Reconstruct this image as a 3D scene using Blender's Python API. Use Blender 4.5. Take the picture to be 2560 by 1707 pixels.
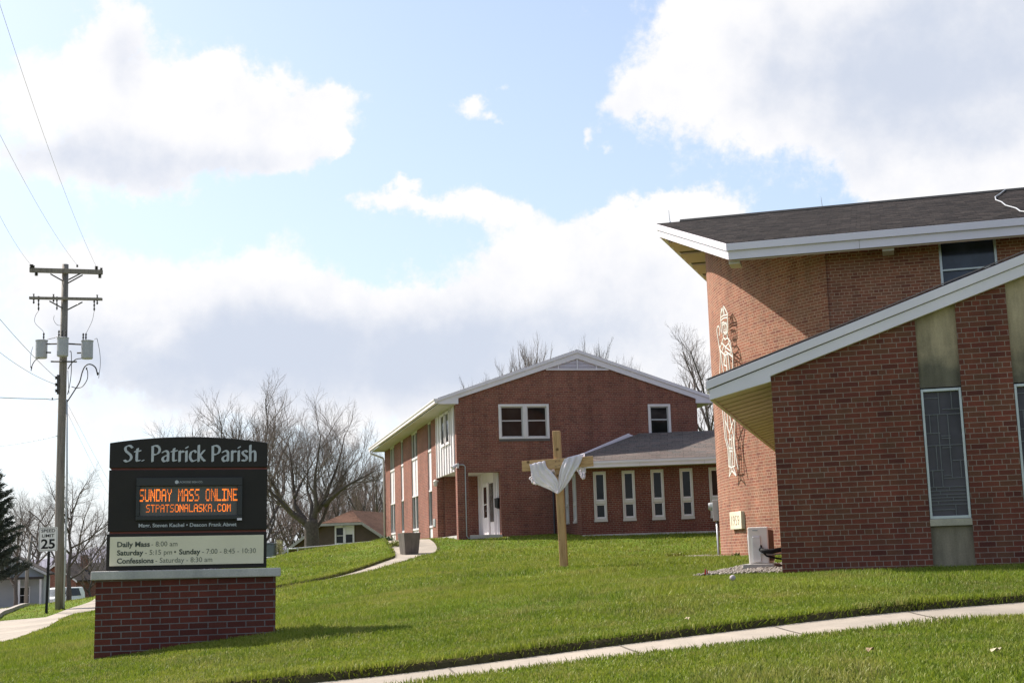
import bpy, bmesh, math, random
import numpy as np
from mathutils import Vector, Matrix

for o in list(bpy.data.objects): bpy.data.objects.remove(o)
SC = bpy.context.scene
COL = SC.collection
R = math.radians

# ------------------------------------------------------------------ camera
FPX, PIT, ROL = 3415.3, .1567026, -.03023367      # focal length in photo pixels (2560 wide), pitch, roll
fw = np.array([0, math.cos(PIT), math.sin(PIT)])
_x0 = np.array([1., 0, 0]); _u0 = np.cross(_x0, fw)
cX = math.cos(ROL)*_x0 + math.sin(ROL)*_u0
cU = -math.sin(ROL)*_x0 + math.cos(ROL)*_u0
cam = bpy.data.cameras.new('camera'); camo = bpy.data.objects.new('camera', cam); COL.objects.link(camo)
cam.sensor_width = 36; cam.lens = FPX/2560*36
cam.clip_start = .1; cam.clip_end = 9000
camo.matrix_world = Matrix(((cX[0], cU[0], -fw[0], 0), (cX[1], cU[1], -fw[1], 0), (cX[2], cU[2], -fw[2], 0), (0, 0, 0, 1)))
SC.camera = camo
SC.view_settings.view_transform = 'Standard'; SC.view_settings.look = 'None'
SC.view_settings.exposure = 0.92; SC.view_settings.gamma = 1
SC.view_settings.use_curve_mapping = False
SC.cycles.max_bounces = 6; SC.cycles.transparent_max_bounces = 6

# ------------------------------------------------------------------ placing helpers (surveyed from the photograph; eye level is z = 0)
def ray(u, v): return fw + cX*(u-1280)/FPX - cU*(v-853.5)/FPX
def at(u, v, Y): w = ray(u, v); return w*(Y/w[1])
def onplane(u, v, P, n): w = ray(u, v); return w*(np.dot(P, n)/np.dot(w, n))
ez = np.array([0, 0, 1.])
yaw = .26540105
e1 = np.array([math.cos(yaw), -math.sin(yaw), 0]); e2 = np.array([math.sin(yaw), math.cos(yaw), 0])
P0 = at(1955.28, 1414.57, 17.918)                  # church wing, foot of its left front corner
def chp(s, t, z): return P0 + e1*s + e2*t + ez*z
ra = .2184652
g1 = np.array([math.cos(ra), math.sin(ra), 0]); g2 = np.array([-math.sin(ra), math.cos(ra), 0])
R0 = at(1146.5, 1348, 50.5)                        # rectory, foot of its left front corner
def rp(a, b, z): return R0 + g1*a + g2*b + ez*z
ay = R(7); a1 = np.array([math.cos(ay), -math.sin(ay), 0]); a2 = np.array([math.sin(ay), math.cos(ay), 0])
C0 = at(1456, 1339.3, 48.9)                        # annex, foot of its left front corner
def ap(d, n, z): return C0 + a1*d + a2*n + ez*z
def W(x, y, z): return np.array([x, y, z], float)

# ------------------------------------------------------------------ sun and sky
SUN_EL = R(44.5); _az = R(19)
_lt = (e1*math.cos(_az) - e2*math.sin(_az))*math.cos(SUN_EL) - ez*math.sin(SUN_EL)   # way the light travels
to_sun = -_lt
sun = bpy.data.lights.new('sun', 'SUN'); suno = bpy.data.objects.new('sun', sun); COL.objects.link(suno)
sun.energy = 5.0; sun.angle = R(.53); sun.color = (1, .93, .83)
suno.rotation_euler = Vector(_lt).to_track_quat('-Z', 'Y').to_euler()
suno.location = Vector(to_sun*60)

world = bpy.data.worlds.new('World'); SC.world = world; world.use_nodes = True
def build_world():
    nt = world.node_tree; N = nt.nodes; L = nt.links
    for n in list(N): N.remove(n)
    def val(sock, v):
        if isinstance(v, bpy.types.NodeSocket): L.new(v, sock)
        else: sock.default_value = v
    def M(op, a, b=None, c=None, clamp=False):
        n = N.new('ShaderNodeMath'); n.operation = op; n.use_clamp = clamp
        val(n.inputs[0], a)
        if b is not None: val(n.inputs[1], b)
        if c is not None: val(n.inputs[2], c)
        return n.outputs[0]
    def V(op, a, b=None, c=None):
        n = N.new('ShaderNodeVectorMath'); n.operation = op
        val(n.inputs[0], a)
        if b is not None: val(n.inputs[1], b)
        if c is not None: val(n.inputs[2], c)
        return n
    def noise(vec, sc, det=4, ro=.55):
        n = N.new('ShaderNodeTexNoise'); n.inputs['Scale'].default_value = sc; n.inputs['Detail'].default_value = det
        n.inputs['Roughness'].default_value = ro; L.new(vec, n.inputs['Vector']); return n
    tc = N.new('ShaderNodeTexCoord'); d = tc.outputs['Generated']
    s = N.new('ShaderNodeSeparateXYZ'); L.new(d, s.inputs[0])
    az = M('ARCTAN2', s.outputs[0], s.outputs[1]); el = M('ARCSINE', s.outputs[2])
    c = N.new('ShaderNodeCombineXYZ'); L.new(az, c.inputs[0]); L.new(el, c.inputs[1]); sky_v = c.outputs[0]
    # billowing: bend the sky coordinates with two scales of noise
    w1 = V('SUBTRACT', noise(d, 9, 3, .55).outputs['Color'], (.5, .5, .5)).outputs[0]
    w2 = V('SUBTRACT', noise(d, 34, 5, .62).outputs['Color'], (.5, .5, .5)).outputs[0]
    wv = V('MULTIPLY_ADD', w1, (.10, .07, 0), sky_v).outputs[0]
    wv = V('MULTIPLY_ADD', w2, (.050, .042, 0), wv).outputs[0]
    wsoft = V('MULTIPLY_ADD', w1, (.09, .05, 0), sky_v).outputs[0]
    wsoft = V('MULTIPLY_ADD', w2, (.02, .015, 0), wsoft).outputs[0]
    K = 1.0884/FPX
    def field(vec, blobs):
        acc = 0.0
        for (cx, cy, rx, ry, am) in blobs:
            w = ray(cx*1.0884, cy*1.0884); w = w/np.linalg.norm(w)
            A0, E0 = math.atan2(w[0], w[1]), math.asin(w[2])
            sx, sy = 1/(rx*K), 1/(ry*K)
            q = V('MULTIPLY_ADD', vec, (sx, sy, 0), (-A0*sx, -E0*sy, 0)).outputs[0]
            dd = V('DOT_PRODUCT', q, q).outputs['Value']
            acc = M('MULTIPLY_ADD', M('POWER', math.exp(-1), dd), am, acc)
        return acc
    CL = [(400,255,250,120,1.1),(240,90,80,140,1.1),(60,200,100,85,1),(570,300,170,90,1),(690,250,85,42,.9),(640,375,60,38,.8),(740,352,36,22,.8),
          (330,370,270,60,.9),(60,370,110,50,.5),(490,190,60,55,.8),(20,-40,60,40,.2),
          (160,650,120,95,.9),(380,690,180,100,1),(590,690,150,105,1.05),(800,730,150,80,1),(1000,740,180,85,1),(1200,730,200,105,1),(1400,660,190,125,1),
          (1560,570,130,110,1),(1300,860,370,150,1.2),(700,860,420,130,1.2),(180,830,320,110,.55),(150,985,260,22,.55),(1640,780,170,220,1.1),(1480,470,150,32,.9),(1620,490,60,24,.5),
          (1080,492,190,40,1),(900,488,70,22,.6),(1260,575,170,60,1),(2000,900,600,200,1),
          (1930,90,380,190,1.2),(2260,150,320,250,1.2),(1520,222,90,48,.9),(1620,120,130,110,.9),(1408,312,26,24,.6),(1760,285,150,55,.6),
          (2230,310,260,90,1),(2300,410,180,50,1),(2110,428,80,22,.8),(1700,10,150,90,.9),(1085,218,48,34,.8),(1130,262,36,18,.6),(1160,190,24,12,.4)]
    GR = [(420,385,290,60,.85),(265,130,55,105,.7),(110,340,140,50,.6),(600,260,120,50,.35),(640,810,380,120,1),(900,850,330,110,.7),(1180,810,300,110,.8),(1450,740,220,140,.6),
          (2230,140,340,190,1.05),(1960,190,300,110,.65),(2100,20,300,80,.4),(350,840,280,80,.55),(1380,930,260,70,.5),(300,900,180,90,.25),(2250,330,140,45,.4)]
    f = field(wv, CL)
    # elsewhere in the sky, broken cumulus from noise alone
    gen = M('MULTIPLY', M('SUBTRACT', noise(d, 2.6, 5, .55).outputs['Fac'], .50), 5.0)
    inside = M('MULTIPLY', M('LESS_THAN', M('ABSOLUTE', az), .5), M('LESS_THAN', el, .5))
    genm = M('MULTIPLY', gen, M('SUBTRACT', 1.0, inside))
    fine = M('MULTIPLY', M('SUBTRACT', noise(d, 60, 8, .68).outputs['Fac'], .5), 1.25)
    dens = M('ADD', M('ADD', f, fine), M('MAXIMUM', genm, 0.0))
    mr = N.new('ShaderNodeMapRange'); mr.interpolation_type = 'SMOOTHSTEP'
    mr.inputs['From Min'].default_value = .25; mr.inputs['From Max'].default_value = .85; L.new(dens, mr.inputs['Value'])
    alpha = mr.outputs[0]
    g = field(wsoft, GR)
    g = M('ADD', g, M('MULTIPLY', M('SUBTRACT', noise(d, 18, 7, .6).outputs['Fac'], .5), 1.9))
    mg = N.new('ShaderNodeMapRange'); mg.interpolation_type = 'SMOOTHSTEP'
    mg.inputs['From Min'].default_value = -.05; mg.inputs['From Max'].default_value = 1.55; L.new(g, mg.inputs['Value'])
    grey = M('MULTIPLY', mg.outputs[0], M('SUBTRACT', 1.0, M('MULTIPLY', 0.0, 1.0)))
    sky = N.new('ShaderNodeTexSky'); sky.sky_type = 'NISHITA'; sky.sun_disc = False
    sky.sun_elevation = SUN_EL; sky.sun_rotation = math.atan2(to_sun[0], to_sun[1])
    sky.air_density = 1.0; sky.dust_density = 2.2; sky.ozone_density = 1.2; sky.altitude = 200
    def mix(fac, a, b):
        n = N.new('ShaderNodeMix'); n.data_type = 'RGBA'; val(n.inputs[0], fac); val(n.inputs[6], a); val(n.inputs[7], b); return n.outputs[2]
    hz = N.new('ShaderNodeMapRange'); hz.inputs['From Min'].default_value = -.05; hz.inputs['From Max'].default_value = .40
    hz.inputs['To Min'].default_value = .62; hz.inputs['To Max'].default_value = .30; L.new(el, hz.inputs['Value'])
    veil = mix(hz.outputs[0], sky.outputs[0], (4.4, 5.15, 6.3, 1))          # thin high haze
    cl = mix(grey, (5.5, 5.42, 5.45, 1), (3.5, 3.8, 4.45, 1))
    full = mix(M('MULTIPLY', alpha, .96), veil, cl)
    bg = N.new('ShaderNodeBackground'); bg.inputs['Strength'].default_value = .1; L.new(full, bg.inputs[0])
    out = N.new('ShaderNodeOutputWorld'); L.new(bg.outputs[0], out.inputs[0])
build_world()

# ------------------------------------------------------------------ mesh builder and tagging
def tag(o, label=None, cat=None, group=None, kind=None):
    if label: o['label'] = label
    if cat: o['category'] = cat
    if group: o['group'] = group
    if kind: o['kind'] = kind
    return o
def thing(name, label, cat, loc=(0, 0, 0), group=None):
    o = bpy.data.objects.new(name, None); COL.objects.link(o); o.location = Vector(loc); o.empty_display_size = .2
    return tag(o, label, cat, group)
def world_loc(o):
    v = Vector(o.location)
    return v
class MB:
    def __init__(s): s.v = []; s.f = []; s.uv = {}; s.mi = []
    def add(s, pts, faces, uvs=None, m=0):
        b = len(s.v); s.v += [tuple(float(c) for c in p) for p in pts]
        for i, fc in enumerate(faces):
            if uvs is not None: s.uv[len(s.f)] = uvs[i]
            s.f.append(tuple(b+k for k in fc)); s.mi.append(m)
    def quad(s, a, b, c, d, uv=None, m=0): s.add([a, b, c, d], [(0, 1, 2, 3)], [uv] if uv else None, m)
    def poly(s, pts, m=0): s.add(pts, [tuple(range(len(pts)))], None, m)
    def box(s, F, x0, x1, y0, y1, z0, z1, m=0):
        p = [F(x, y, z) for z in (z0, z1) for y in (y0, y1) for x in (x0, x1)]
        s.add(p, [(0, 2, 3, 1), (4, 5, 7, 6), (0, 1, 5, 4), (2, 6, 7, 3), (0, 4, 6, 2), (1, 3, 7, 5)], None, m)
    def prism(s, pts, vec, m=0):      # polygon pts extruded by vec
        n = len(pts); pts = [np.asarray(p, float) for p in pts]; q = [p+np.asarray(vec, float) for p in pts]
        s.add(pts+q, [tuple(range(n))[::-1], tuple(range(n, 2*n))] + [(i, (i+1) % n, n+(i+1) % n, n+i) for i in range(n)], None, m)
    def tube(s, P, r, n=8, cap=True, m=0):
        P = [Vector(p) for p in P]; rs = r if hasattr(r, '__len__') else [r]*len(P)
        pts = []; prev = None
        for i, p in enumerate(P):
            t = (P[min(i+1, len(P)-1)]-P[max(i-1, 0)]).normalized()
            if prev is None: a = t.orthogonal().normalized()
            else: a = (prev-t*prev.dot(t)); a = a.normalized() if a.length > 1e-6 else t.orthogonal().normalized()
            prev = a; b = t.cross(a)
            pts += [p+(a*math.cos(2*math.pi*k/n)+b*math.sin(2*math.pi*k/n))*rs[i] for k in range(n)]
        fs = [(i*n+k, i*n+(k+1) % n, (i+1)*n+(k+1) % n, (i+1)*n+k) for i in range(len(P)-1) for k in range(n)]
        if cap and n > 2: fs += [tuple(range(n))[::-1], tuple((len(P)-1)*n+k for k in range(n))]
        s.add(pts, fs, None, m)
    def lathe(s, c, prof, n=16, m=0):  # profile of (radius, z) about the vertical axis at c
        c = np.asarray(c, float); pts = []
        for (r, z) in prof: pts += [c+np.array([r*math.cos(2*math.pi*k/n), r*math.sin(2*math.pi*k/n), z]) for k in range(n)]
        fs = [(i*n+k, i*n+(k+1) % n, (i+1)*n+(k+1) % n, (i+1)*n+k) for i in range(len(prof)-1) for k in range(n)]
        fs += [tuple(range(n))[::-1], tuple((len(prof)-1)*n+k for k in range(n))]
        s.add(pts, fs, None, m)
    def build(s, name, mats, parent=None, smooth=False, bevel=0, voff=0., uoff=0.):
        me = bpy.data.meshes.new(name); me.from_pydata(s.v, [], s.f)
        for mt in (mats if isinstance(mats, (list, tuple)) else [mats]): me.materials.append(mt)
        for p, k in zip(me.polygons, s.mi): p.material_index = k; p.use_smooth = smooth
        bm = bmesh.new(); bm.from_mesh(me)
        if not s.uv and not smooth: bmesh.ops.recalc_face_normals(bm, faces=bm.faces)
        elif smooth: bmesh.ops.recalc_face_normals(bm, faces=bm.faces)
        bm.to_mesh(me); bm.free()
        ul = me.uv_layers.new(name='UVMap'); buf = np.zeros(len(me.loops)*2)
        for p in me.polygons:
            n = p.normal; t = Vector((-n.y, n.x, 0))
            if t.length < .02: t = Vector((1, 0, 0))
            t.normalize(); b = n.cross(t)
            for k, li in enumerate(p.loop_indices):
                if p.index in s.uv: uu, vv = s.uv[p.index][k]
                else:
                    co = me.vertices[me.loops[li].vertex_index].co; uu, vv = co.dot(t)+uoff, co.dot(b)+voff
                buf[2*li] = uu; buf[2*li+1] = vv
        ul.data.foreach_set('uv', buf)
        o = bpy.data.objects.new(name, me); COL.objects.link(o)
        if parent is not None: adopt(o, parent)
        if bevel:
            md = o.modifiers.new('bevel', 'BEVEL'); md.width = bevel; md.segments = 2; md.limit_method = 'ANGLE'; md.harden_normals = False
        return o
def world_mat(o):
    m = Matrix.LocRotScale(o.location, o.rotation_euler, o.scale)
    if o.parent is not None: m = world_mat(o.parent) @ o.matrix_parent_inverse @ m
    return m
def adopt(o, parent):
    o.parent = parent; o.matrix_parent_inverse = world_mat(parent).inverted()
def dup(root, loc, rz=0., label=None, scale=1.):
    r = root.copy(); COL.objects.link(r); r.location = Vector(loc); r.rotation_euler = (0, 0, rz); r.scale = (scale,)*3
    if label: r['label'] = label
    for ch in list(root.children):
        c = ch.copy(); COL.objects.link(c); c.parent = r; c.matrix_parent_inverse = ch.matrix_parent_inverse.copy()
        for g in list(ch.children):
            d = g.copy(); COL.objects.link(d); d.parent = c; d.matrix_parent_inverse = g.matrix_parent_inverse.copy()
    return r
def text_mesh(name, body, size, F, mat, parent, ext=.004, bold=0., width=None, align='LEFT', sy=1.):
    """letters as real raised mesh; F maps (x, y up, out) to the world. width squeezes or stretches the line to that length"""
    cu = bpy.data.curves.new(name, 'FONT'); cu.body = body; cu.size = size; cu.extrude = ext; cu.offset = bold; cu.resolution_u = 3
    t = bpy.data.objects.new(name, cu); COL.objects.link(t)
    dg = bpy.context.evaluated_depsgraph_get(); dg.update()
    me = bpy.data.meshes.new_from_object(t.evaluated_get(dg)); bpy.data.objects.remove(t)
    xs = [v.co.x for v in me.vertices]; x0, x1 = min(xs), max(xs); k = width/(x1-x0) if width else 1.
    for v in me.vertices:
        x = (v.co.x-x0)*k
        if align == 'CENTER': x -= (x1-x0)*k/2
        v.co = Vector(F(x, v.co.y*sy, v.co.z+ext))
    me.materials.clear(); me.materials.append(mat)
    o = bpy.data.objects.new(name, me); COL.objects.link(o)
    if parent is not None: adopt(o, parent)
    return o

# ------------------------------------------------------------------ materials
def new_mat(name):
    m = bpy.data.materials.new(name); m.use_nodes = True; nt = m.node_tree
    return m, nt.nodes, nt.links, nt.nodes['Principled BSDF']
def ramp(N, L, fac, stops):
    r = N.new('ShaderNodeValToRGB'); L.new(fac, r.inputs[0]); e = r.color_ramp.elements
    e[0].position = stops[0][0]; e[0].color = (*stops[0][1], 1); e[1].position = stops[-1][0]; e[1].color = (*stops[-1][1], 1)
    for p, c in stops[1:-1]: q = e.new(p); q.color = (*c, 1)
    return r
def mixc(N, L, fac, a, b, typ='MIX'):
    n = N.new('ShaderNodeMix'); n.data_type = 'RGBA'; n.blend_type = typ
    for k, v in ((0, fac), (6, a), (7, b)):
        if isinstance(v, bpy.types.NodeSocket): L.new(v, n.inputs[k])
        else: n.inputs[k].default_value = v if k == 0 else ((*v, 1) if len(v) == 3 else v)
    return n.outputs[2]
def tnoise(N, L, vec, sc, det=4, ro=.55):
    n = N.new('ShaderNodeTexNoise'); n.inputs['Scale'].default_value = sc; n.inputs['Detail'].default_value = det; n.inputs['Roughness'].default_value = ro
    if vec is not None: L.new(vec, n.inputs['Vector'])
    return n.outputs['Fac']
def bump(N, L, B, h, st=.3, dist=.01):
    b = N.new('ShaderNodeBump'); b.inputs['Strength'].default_value = st; b.inputs['Distance'].default_value = dist
    L.new(h, b.inputs['Height']); L.new(b.outputs[0], B.inputs['Normal'])
def plain(name, c, rough=.6, metal=0., var=.12, sc=6., spec=.5, bmp=0.):
    m, N, L, B = new_mat(name); tc = N.new('ShaderNodeTexCoord'); f = tnoise(N, L, tc.outputs['Object'], sc, 6, .6)
    r = ramp(N, L, f, [(.3, tuple(x*(1-var) for x in c)), (.7, tuple(min(1, x*(1+var)) for x in c))])
    L.new(r.outputs[0], B.inputs['Base Color']); B.inputs['Roughness'].default_value = rough; B.inputs['Metallic'].default_value = metal
    B.inputs['Specular IOR Level'].default_value = spec
    if bmp: bump(N, L, B, tnoise(N, L, tc.outputs['Object'], sc*14, 5), bmp)
    return m
def brick(name, cols, mortar, msize=.010, header=True, rough=.9, bw=.2032, rh=.06773, wear=.4):
    m, N, L, B = new_mat(name); uv = N.new('ShaderNodeUVMap'); uv.uv_map = 'UVMap'
    b = N.new('ShaderNodeTexBrick'); b.offset = .5; b.offset_frequency = 2
    b.squash = .5 if header else 1.; b.squash_frequency = 6 if header else 1
    b.inputs['Scale'].default_value = 1; b.inputs['Mortar Size'].default_value = msize/2; b.inputs['Mortar Smooth'].default_value = .12
    b.inputs['Bias'].default_value = 0; b.inputs['Brick Width'].default_value = bw; b.inputs['Row Height'].default_value = rh
    b.inputs['Color1'].default_value = (0, 0, 0, 1); b.inputs['Color2'].default_value = (1, 1, 1, 1); b.inputs['Mortar'].default_value = (.5, .5, .5, 1)
    wob = tnoise(N, L, uv.outputs[0], 40, 2)
    wv = N.new('ShaderNodeVectorMath'); wv.operation = 'MULTIPLY_ADD'
    cmb = N.new('ShaderNodeCombineXYZ'); L.new(wob, cmb.inputs[0]); L.new(wob, cmb.inputs[1])
    L.new(cmb.outputs[0], wv.inputs[0]); wv.inputs[1].default_value = (.004, .004, 0); L.new(uv.outputs[0], wv.inputs[2])
    L.new(wv.outputs[0], b.inputs['Vector'])
    n = len(cols); r = ramp(N, L, b.outputs['Color'], [(i/(n-1)*.96+.02, c) for i, c in enumerate(cols)])
    big = tnoise(N, L, uv.outputs[0], .8, 5, .6); grit = tnoise(N, L, uv.outputs[0], 70, 4, .7)
    c1 = mixc(N, L, .5, r.outputs[0], ramp(N, L, grit, [(.3, (.55,)*3), (.7, (1.3,)*3)]).outputs[0], 'MULTIPLY')
    mo = mixc(N, L, big, tuple(x*.75 for x in mortar), tuple(x*1.2 for x in mortar))
    c2 = mixc(N, L, b.outputs['Fac'], c1, mo)
    c3 = mixc(N, L, wear, c2, ramp(N, L, big, [(.3, (.6,)*3), (.7, (1.25,)*3)]).outputs[0], 'MULTIPLY')
    ms = N.new('ShaderNodeMapping'); L.new(uv.outputs[0], ms.inputs[0]); ms.inputs['Scale'].default_value = (2.6, .22, 1)
    c3 = mixc(N, L, .5, c3, ramp(N, L, tnoise(N, L, ms.outputs[0], 1.6, 6, .6), [(.30, (.62, .64, .66)), (.52, (1.0,)*3), (.74, (1.3, 1.27, 1.22))]).outputs[0], 'MULTIPLY')
    L.new(c3, B.inputs['Base Color']); B.inputs['Roughness'].default_value = rough; B.inputs['Specular IOR Level'].default_value = .25
    inv = N.new('ShaderNodeMath'); inv.operation = 'MULTIPLY_ADD'; L.new(b.outputs['Fac'], inv.inputs[0]); inv.inputs[1].default_value = -1; L.new(grit, inv.inputs[2])
    bump(N, L, B, inv.outputs[0], .55, .006)
    return m
def shingle(name, cols, w=.32, h=.14):
    m, N, L, B = new_mat(name); uv = N.new('ShaderNodeUVMap'); uv.uv_map = 'UVMap'
    b = N.new('ShaderNodeTexBrick'); b.offset = .37; b.offset_frequency = 3; b.squash = .7; b.squash_frequency = 2
    b.inputs['Scale'].default_value = 1; b.inputs['Mortar Size'].default_value = .006; b.inputs['Mortar Smooth'].default_value = .3
    b.inputs['Brick Width'].default_value = w; b.inputs['Row Height'].default_value = h
    b.inputs['Color1'].default_value = (0, 0, 0, 1); b.inputs['Color2'].default_value = (1, 1, 1, 1); b.inputs['Mortar'].default_value = (.1, .1, .1, 1)
    L.new(uv.outputs[0], b.inputs['Vector'])
    n = len(cols); r = ramp(N, L, b.outputs['Color'], [(i/(n-1), c) for i, c in enumerate(cols)])
    g = tnoise(N, L, uv.outputs[0], 18, 6, .75); big = tnoise(N, L, uv.outputs[0], .5, 4)
    c = mixc(N, L, .8, r.outputs[0], ramp(N, L, g, [(.25, (.5,)*3), (.75, (1.5,)*3)]).outputs[0], 'MULTIPLY')
    c = mixc(N, L, .5, c, ramp(N, L, big, [(.3, (.75,)*3), (.7, (1.2,)*3)]).outputs[0], 'MULTIPLY')
    c = mixc(N, L, b.outputs['Fac'], c, tuple(x*.35 for x in cols[0]))
    L.new(c, B.inputs['Base Color']); B.inputs['Roughness'].default_value = 1; B.inputs['Specular IOR Level'].default_value = .06
    bump(N, L, B, g, .5, .012)
    return m
def wood(name, c1, c2, sc=(14, 14, 1.2), knots=True):
    m, N, L, B = new_mat(name); tc = N.new('ShaderNodeTexCoord'); mp = N.new('ShaderNodeMapping'); L.new(tc.outputs['Object'], mp.inputs[0]); mp.inputs['Scale'].default_value = sc
    f = tnoise(N, L, mp.outputs[0], 2.2, 7, .62)
    c = ramp(N, L, f, [(.32, c2), (.5, c1), (.72, tuple(x*1.15 for x in c1))]).outputs[0]
    if knots:
        v = N.new('ShaderNodeTexVoronoi'); v.inputs['Scale'].default_value = 3.1; L.new(tc.outputs['Object'], v.inputs['Vector'])
        k = ramp(N, L, v.outputs['Distance'], [(.05, (1,)*3), (.12, (0,)*3)]).outputs[0]
        c = mixc(N, L, k, c, tuple(x*.45 for x in c2))
    L.new(c, B.inputs['Base Color']); B.inputs['Roughness'].default_value = .8; B.inputs['Specular IOR Level'].default_value = .25
    bump(N, L, B, f, .3, .004)
    return m
def weathered(name, c, streak=.35, rough=.9, sc=1.6):
    """concrete or stone with rain streaks and pores"""
    m, N, L, B = new_mat(name); tc = N.new('ShaderNodeTexCoord'); mp = N.new('ShaderNodeMapping'); L.new(tc.outputs['Object'], mp.inputs[0]); mp.inputs['Scale'].default_value = (3.2, 3.2, .5)
    s = tnoise(N, L, mp.outputs[0], 2., 6, .6); b = tnoise(N, L, tc.outputs['Object'], sc, 5, .6); g = tnoise(N, L, tc.outputs['Object'], 60, 5, .7)
    cc = mixc(N, L, streak, c, ramp(N, L, s, [(.35, (.35,)*3), (.62, (1.15,)*3)]).outputs[0], 'MULTIPLY')
    cc = mixc(N, L, .5, cc, ramp(N, L, b, [(.3, (.6, .62, .6)), (.7, (1.3, 1.27, 1.2))]).outputs[0], 'MULTIPLY')
    cc = mixc(N, L, .35, cc, ramp(N, L, g, [(.3, (.6,)*3), (.7, (1.35,)*3)]).outputs[0], 'MULTIPLY')
    L.new(cc, B.inputs['Base Color']); B.inputs['Roughness'].default_value = rough; B.inputs['Specular IOR Level'].default_value = .25
    bump(N, L, B, g, .25, .004)
    return m
def glass(name, c, rough=.06, spec=.5, wob=.0):
    m, N, L, B = new_mat(name); tc = N.new('ShaderNodeTexCoord'); f = tnoise(N, L, tc.outputs['Object'], 1.7, 3)
    r = ramp(N, L, f, [(.35, tuple(x*.6 for x in c)), (.65, tuple(x*1.4 for x in c))]); L.new(r.outputs[0], B.inputs['Base Color'])
    B.inputs['Roughness'].default_value = rough; B.inputs['Specular IOR Level'].default_value = spec
    if wob: bump(N, L, B, tnoise(N, L, tc.outputs['Object'], 3.5, 2), wob, .02)
    return m
def emit(name, c, st):
    m, N, L, B = new_mat(name); B.inputs['Base Color'].default_value = (.05, .02, .005, 1); B.inputs['Emission Color'].default_value = (*c, 1)
    tc = N.new('ShaderNodeTexCoord'); f = tnoise(N, L, tc.outputs['Object'], 9, 2)
    mm = N.new('ShaderNodeMapRange'); L.new(f, mm.inputs[0]); mm.inputs[1].default_value = .35; mm.inputs[2].default_value = .65
    mm.inputs[3].default_value = st*.45; mm.inputs[4].default_value = st*1.15; L.new(mm.outputs[0], B.inputs['Emission Strength'])
    return m

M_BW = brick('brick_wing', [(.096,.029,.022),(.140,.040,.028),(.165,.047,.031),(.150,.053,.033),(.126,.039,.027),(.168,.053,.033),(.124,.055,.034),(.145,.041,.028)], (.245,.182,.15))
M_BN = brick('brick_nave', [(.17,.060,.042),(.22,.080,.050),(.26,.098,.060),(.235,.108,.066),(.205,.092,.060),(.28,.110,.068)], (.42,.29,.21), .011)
M_BR = brick('brick_rectory', [(.145,.053,.042),(.19,.064,.048),(.22,.077,.055),(.175,.070,.050),(.24,.087,.060)], (.32,.225,.18), .009)
M_BA = brick('brick_annex', [(.115,.034,.025),(.145,.042,.030),(.165,.050,.034),(.13,.047,.032)], (.27,.195,.155), .010)
M_BS = brick('brick_sign', [(.082,.022,.017),(.108,.027,.020),(.128,.032,.022),(.097,.030,.022)], (.150,.130,.125), .0115, header=False)
M_WH = plain('white_paint', (.665,.61,.68), .5, var=.05, sc=1.3)
M_WH2 = plain('white_trim', (.63,.585,.60), .5, var=.06, sc=2)
M_CREAM = plain('cream_trim', (.49,.455,.42), .55, var=.07, sc=2)
M_TAN = plain('tan_soffit_metal', (.54,.41,.385), .5, var=.06, sc=2)
M_SH = shingle('shingle_church', [(.009,.008,.008),(.028,.023,.022),(.015,.013,.0135),(.046,.038,.035),(.020,.018,.018)])
M_SH2 = shingle('shingle_annex', [(.100,.085,.078),(.145,.115,.105),(.12,.106,.098),(.165,.128,.115),(.105,.100,.097)], .4, .13)
M_SH3 = shingle('shingle_house', [(.105,.058,.040),(.14,.078,.055),(.12,.068,.05)], .5, .2)
M_SH4 = shingle('shingle_dark', [(.05,.045,.045),(.07,.06,.058),(.06,.052,.05)], .5, .2)
def stained_stone():
    m = weathered('stone_panel', (.30, .262, .205), .5); N, L = m.node_tree.nodes, m.node_tree.links; B = N['Principled BSDF']; src = B.inputs['Base Color'].links[0].from_socket
    tc = N.new('ShaderNodeTexCoord'); sp = N.new('ShaderNodeSeparateXYZ'); L.new(tc.outputs['Object'], sp.inputs[0]); n = tnoise(N, L, tc.outputs['Object'], 2.3, 5, .6)
    a = N.new('ShaderNodeMath'); a.operation = 'MULTIPLY_ADD'; L.new(n, a.inputs[0]); a.inputs[1].default_value = .9; L.new(sp.outputs[2], a.inputs[2])
    r = ramp(N, L, a.outputs[0], [(0, (1.15, 1.1, 1.12)), (.05, (1.1, 1.05, 1.05)), (.12, (.8, .77, .74)), (.48, (.72, .72, .70)), (.80, (.52, .53, .52)), (.90, (1.3, 1.2, 1.05))])
    mp = N.new('ShaderNodeMapRange'); mp.inputs[1].default_value = -.3; mp.inputs[2].default_value = 3.35; L.new(a.outputs[0], mp.inputs[0]); L.new(mp.outputs[0], r.inputs[0])
    L.new(mixc(N, L, 1.0, src, r.outputs[0], 'MULTIPLY'), B.inputs['Base Color']); return m
M_LIME = stained_stone()
M_SILL = weathered('stone_sill', (.40,.36,.29), .2)
M_STONE = weathered('cornerstone', (.62,.55,.44), .12)
M_CAP = weathered('concrete_cap', (.42,.40,.39), .12)
M_WALK = weathered('sidewalk_concrete', (.31,.268,.228), .12, sc=.9)
M_ROAD = weathered('road_concrete', (.32,.285,.26), .0, sc=.6)
M_PLANT = weathered('planter_concrete', (.15,.13,.115), .45)
M_GLASS = glass('window_glass', (.014,.014,.015), .05, .22, .06)
M_GLASSB = glass('window_glass_blue', (.030,.036,.060), .12, .4)
M_STAIN = glass('stained_glass', (.050,.044,.052), .16, .22, .12)
M_LEAD = plain('lead_came', (.115,.115,.125), .5, .3, .1)
M_FRAME = plain('grey_aluminium', (.45,.47,.48), .4, .5, .08)
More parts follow.
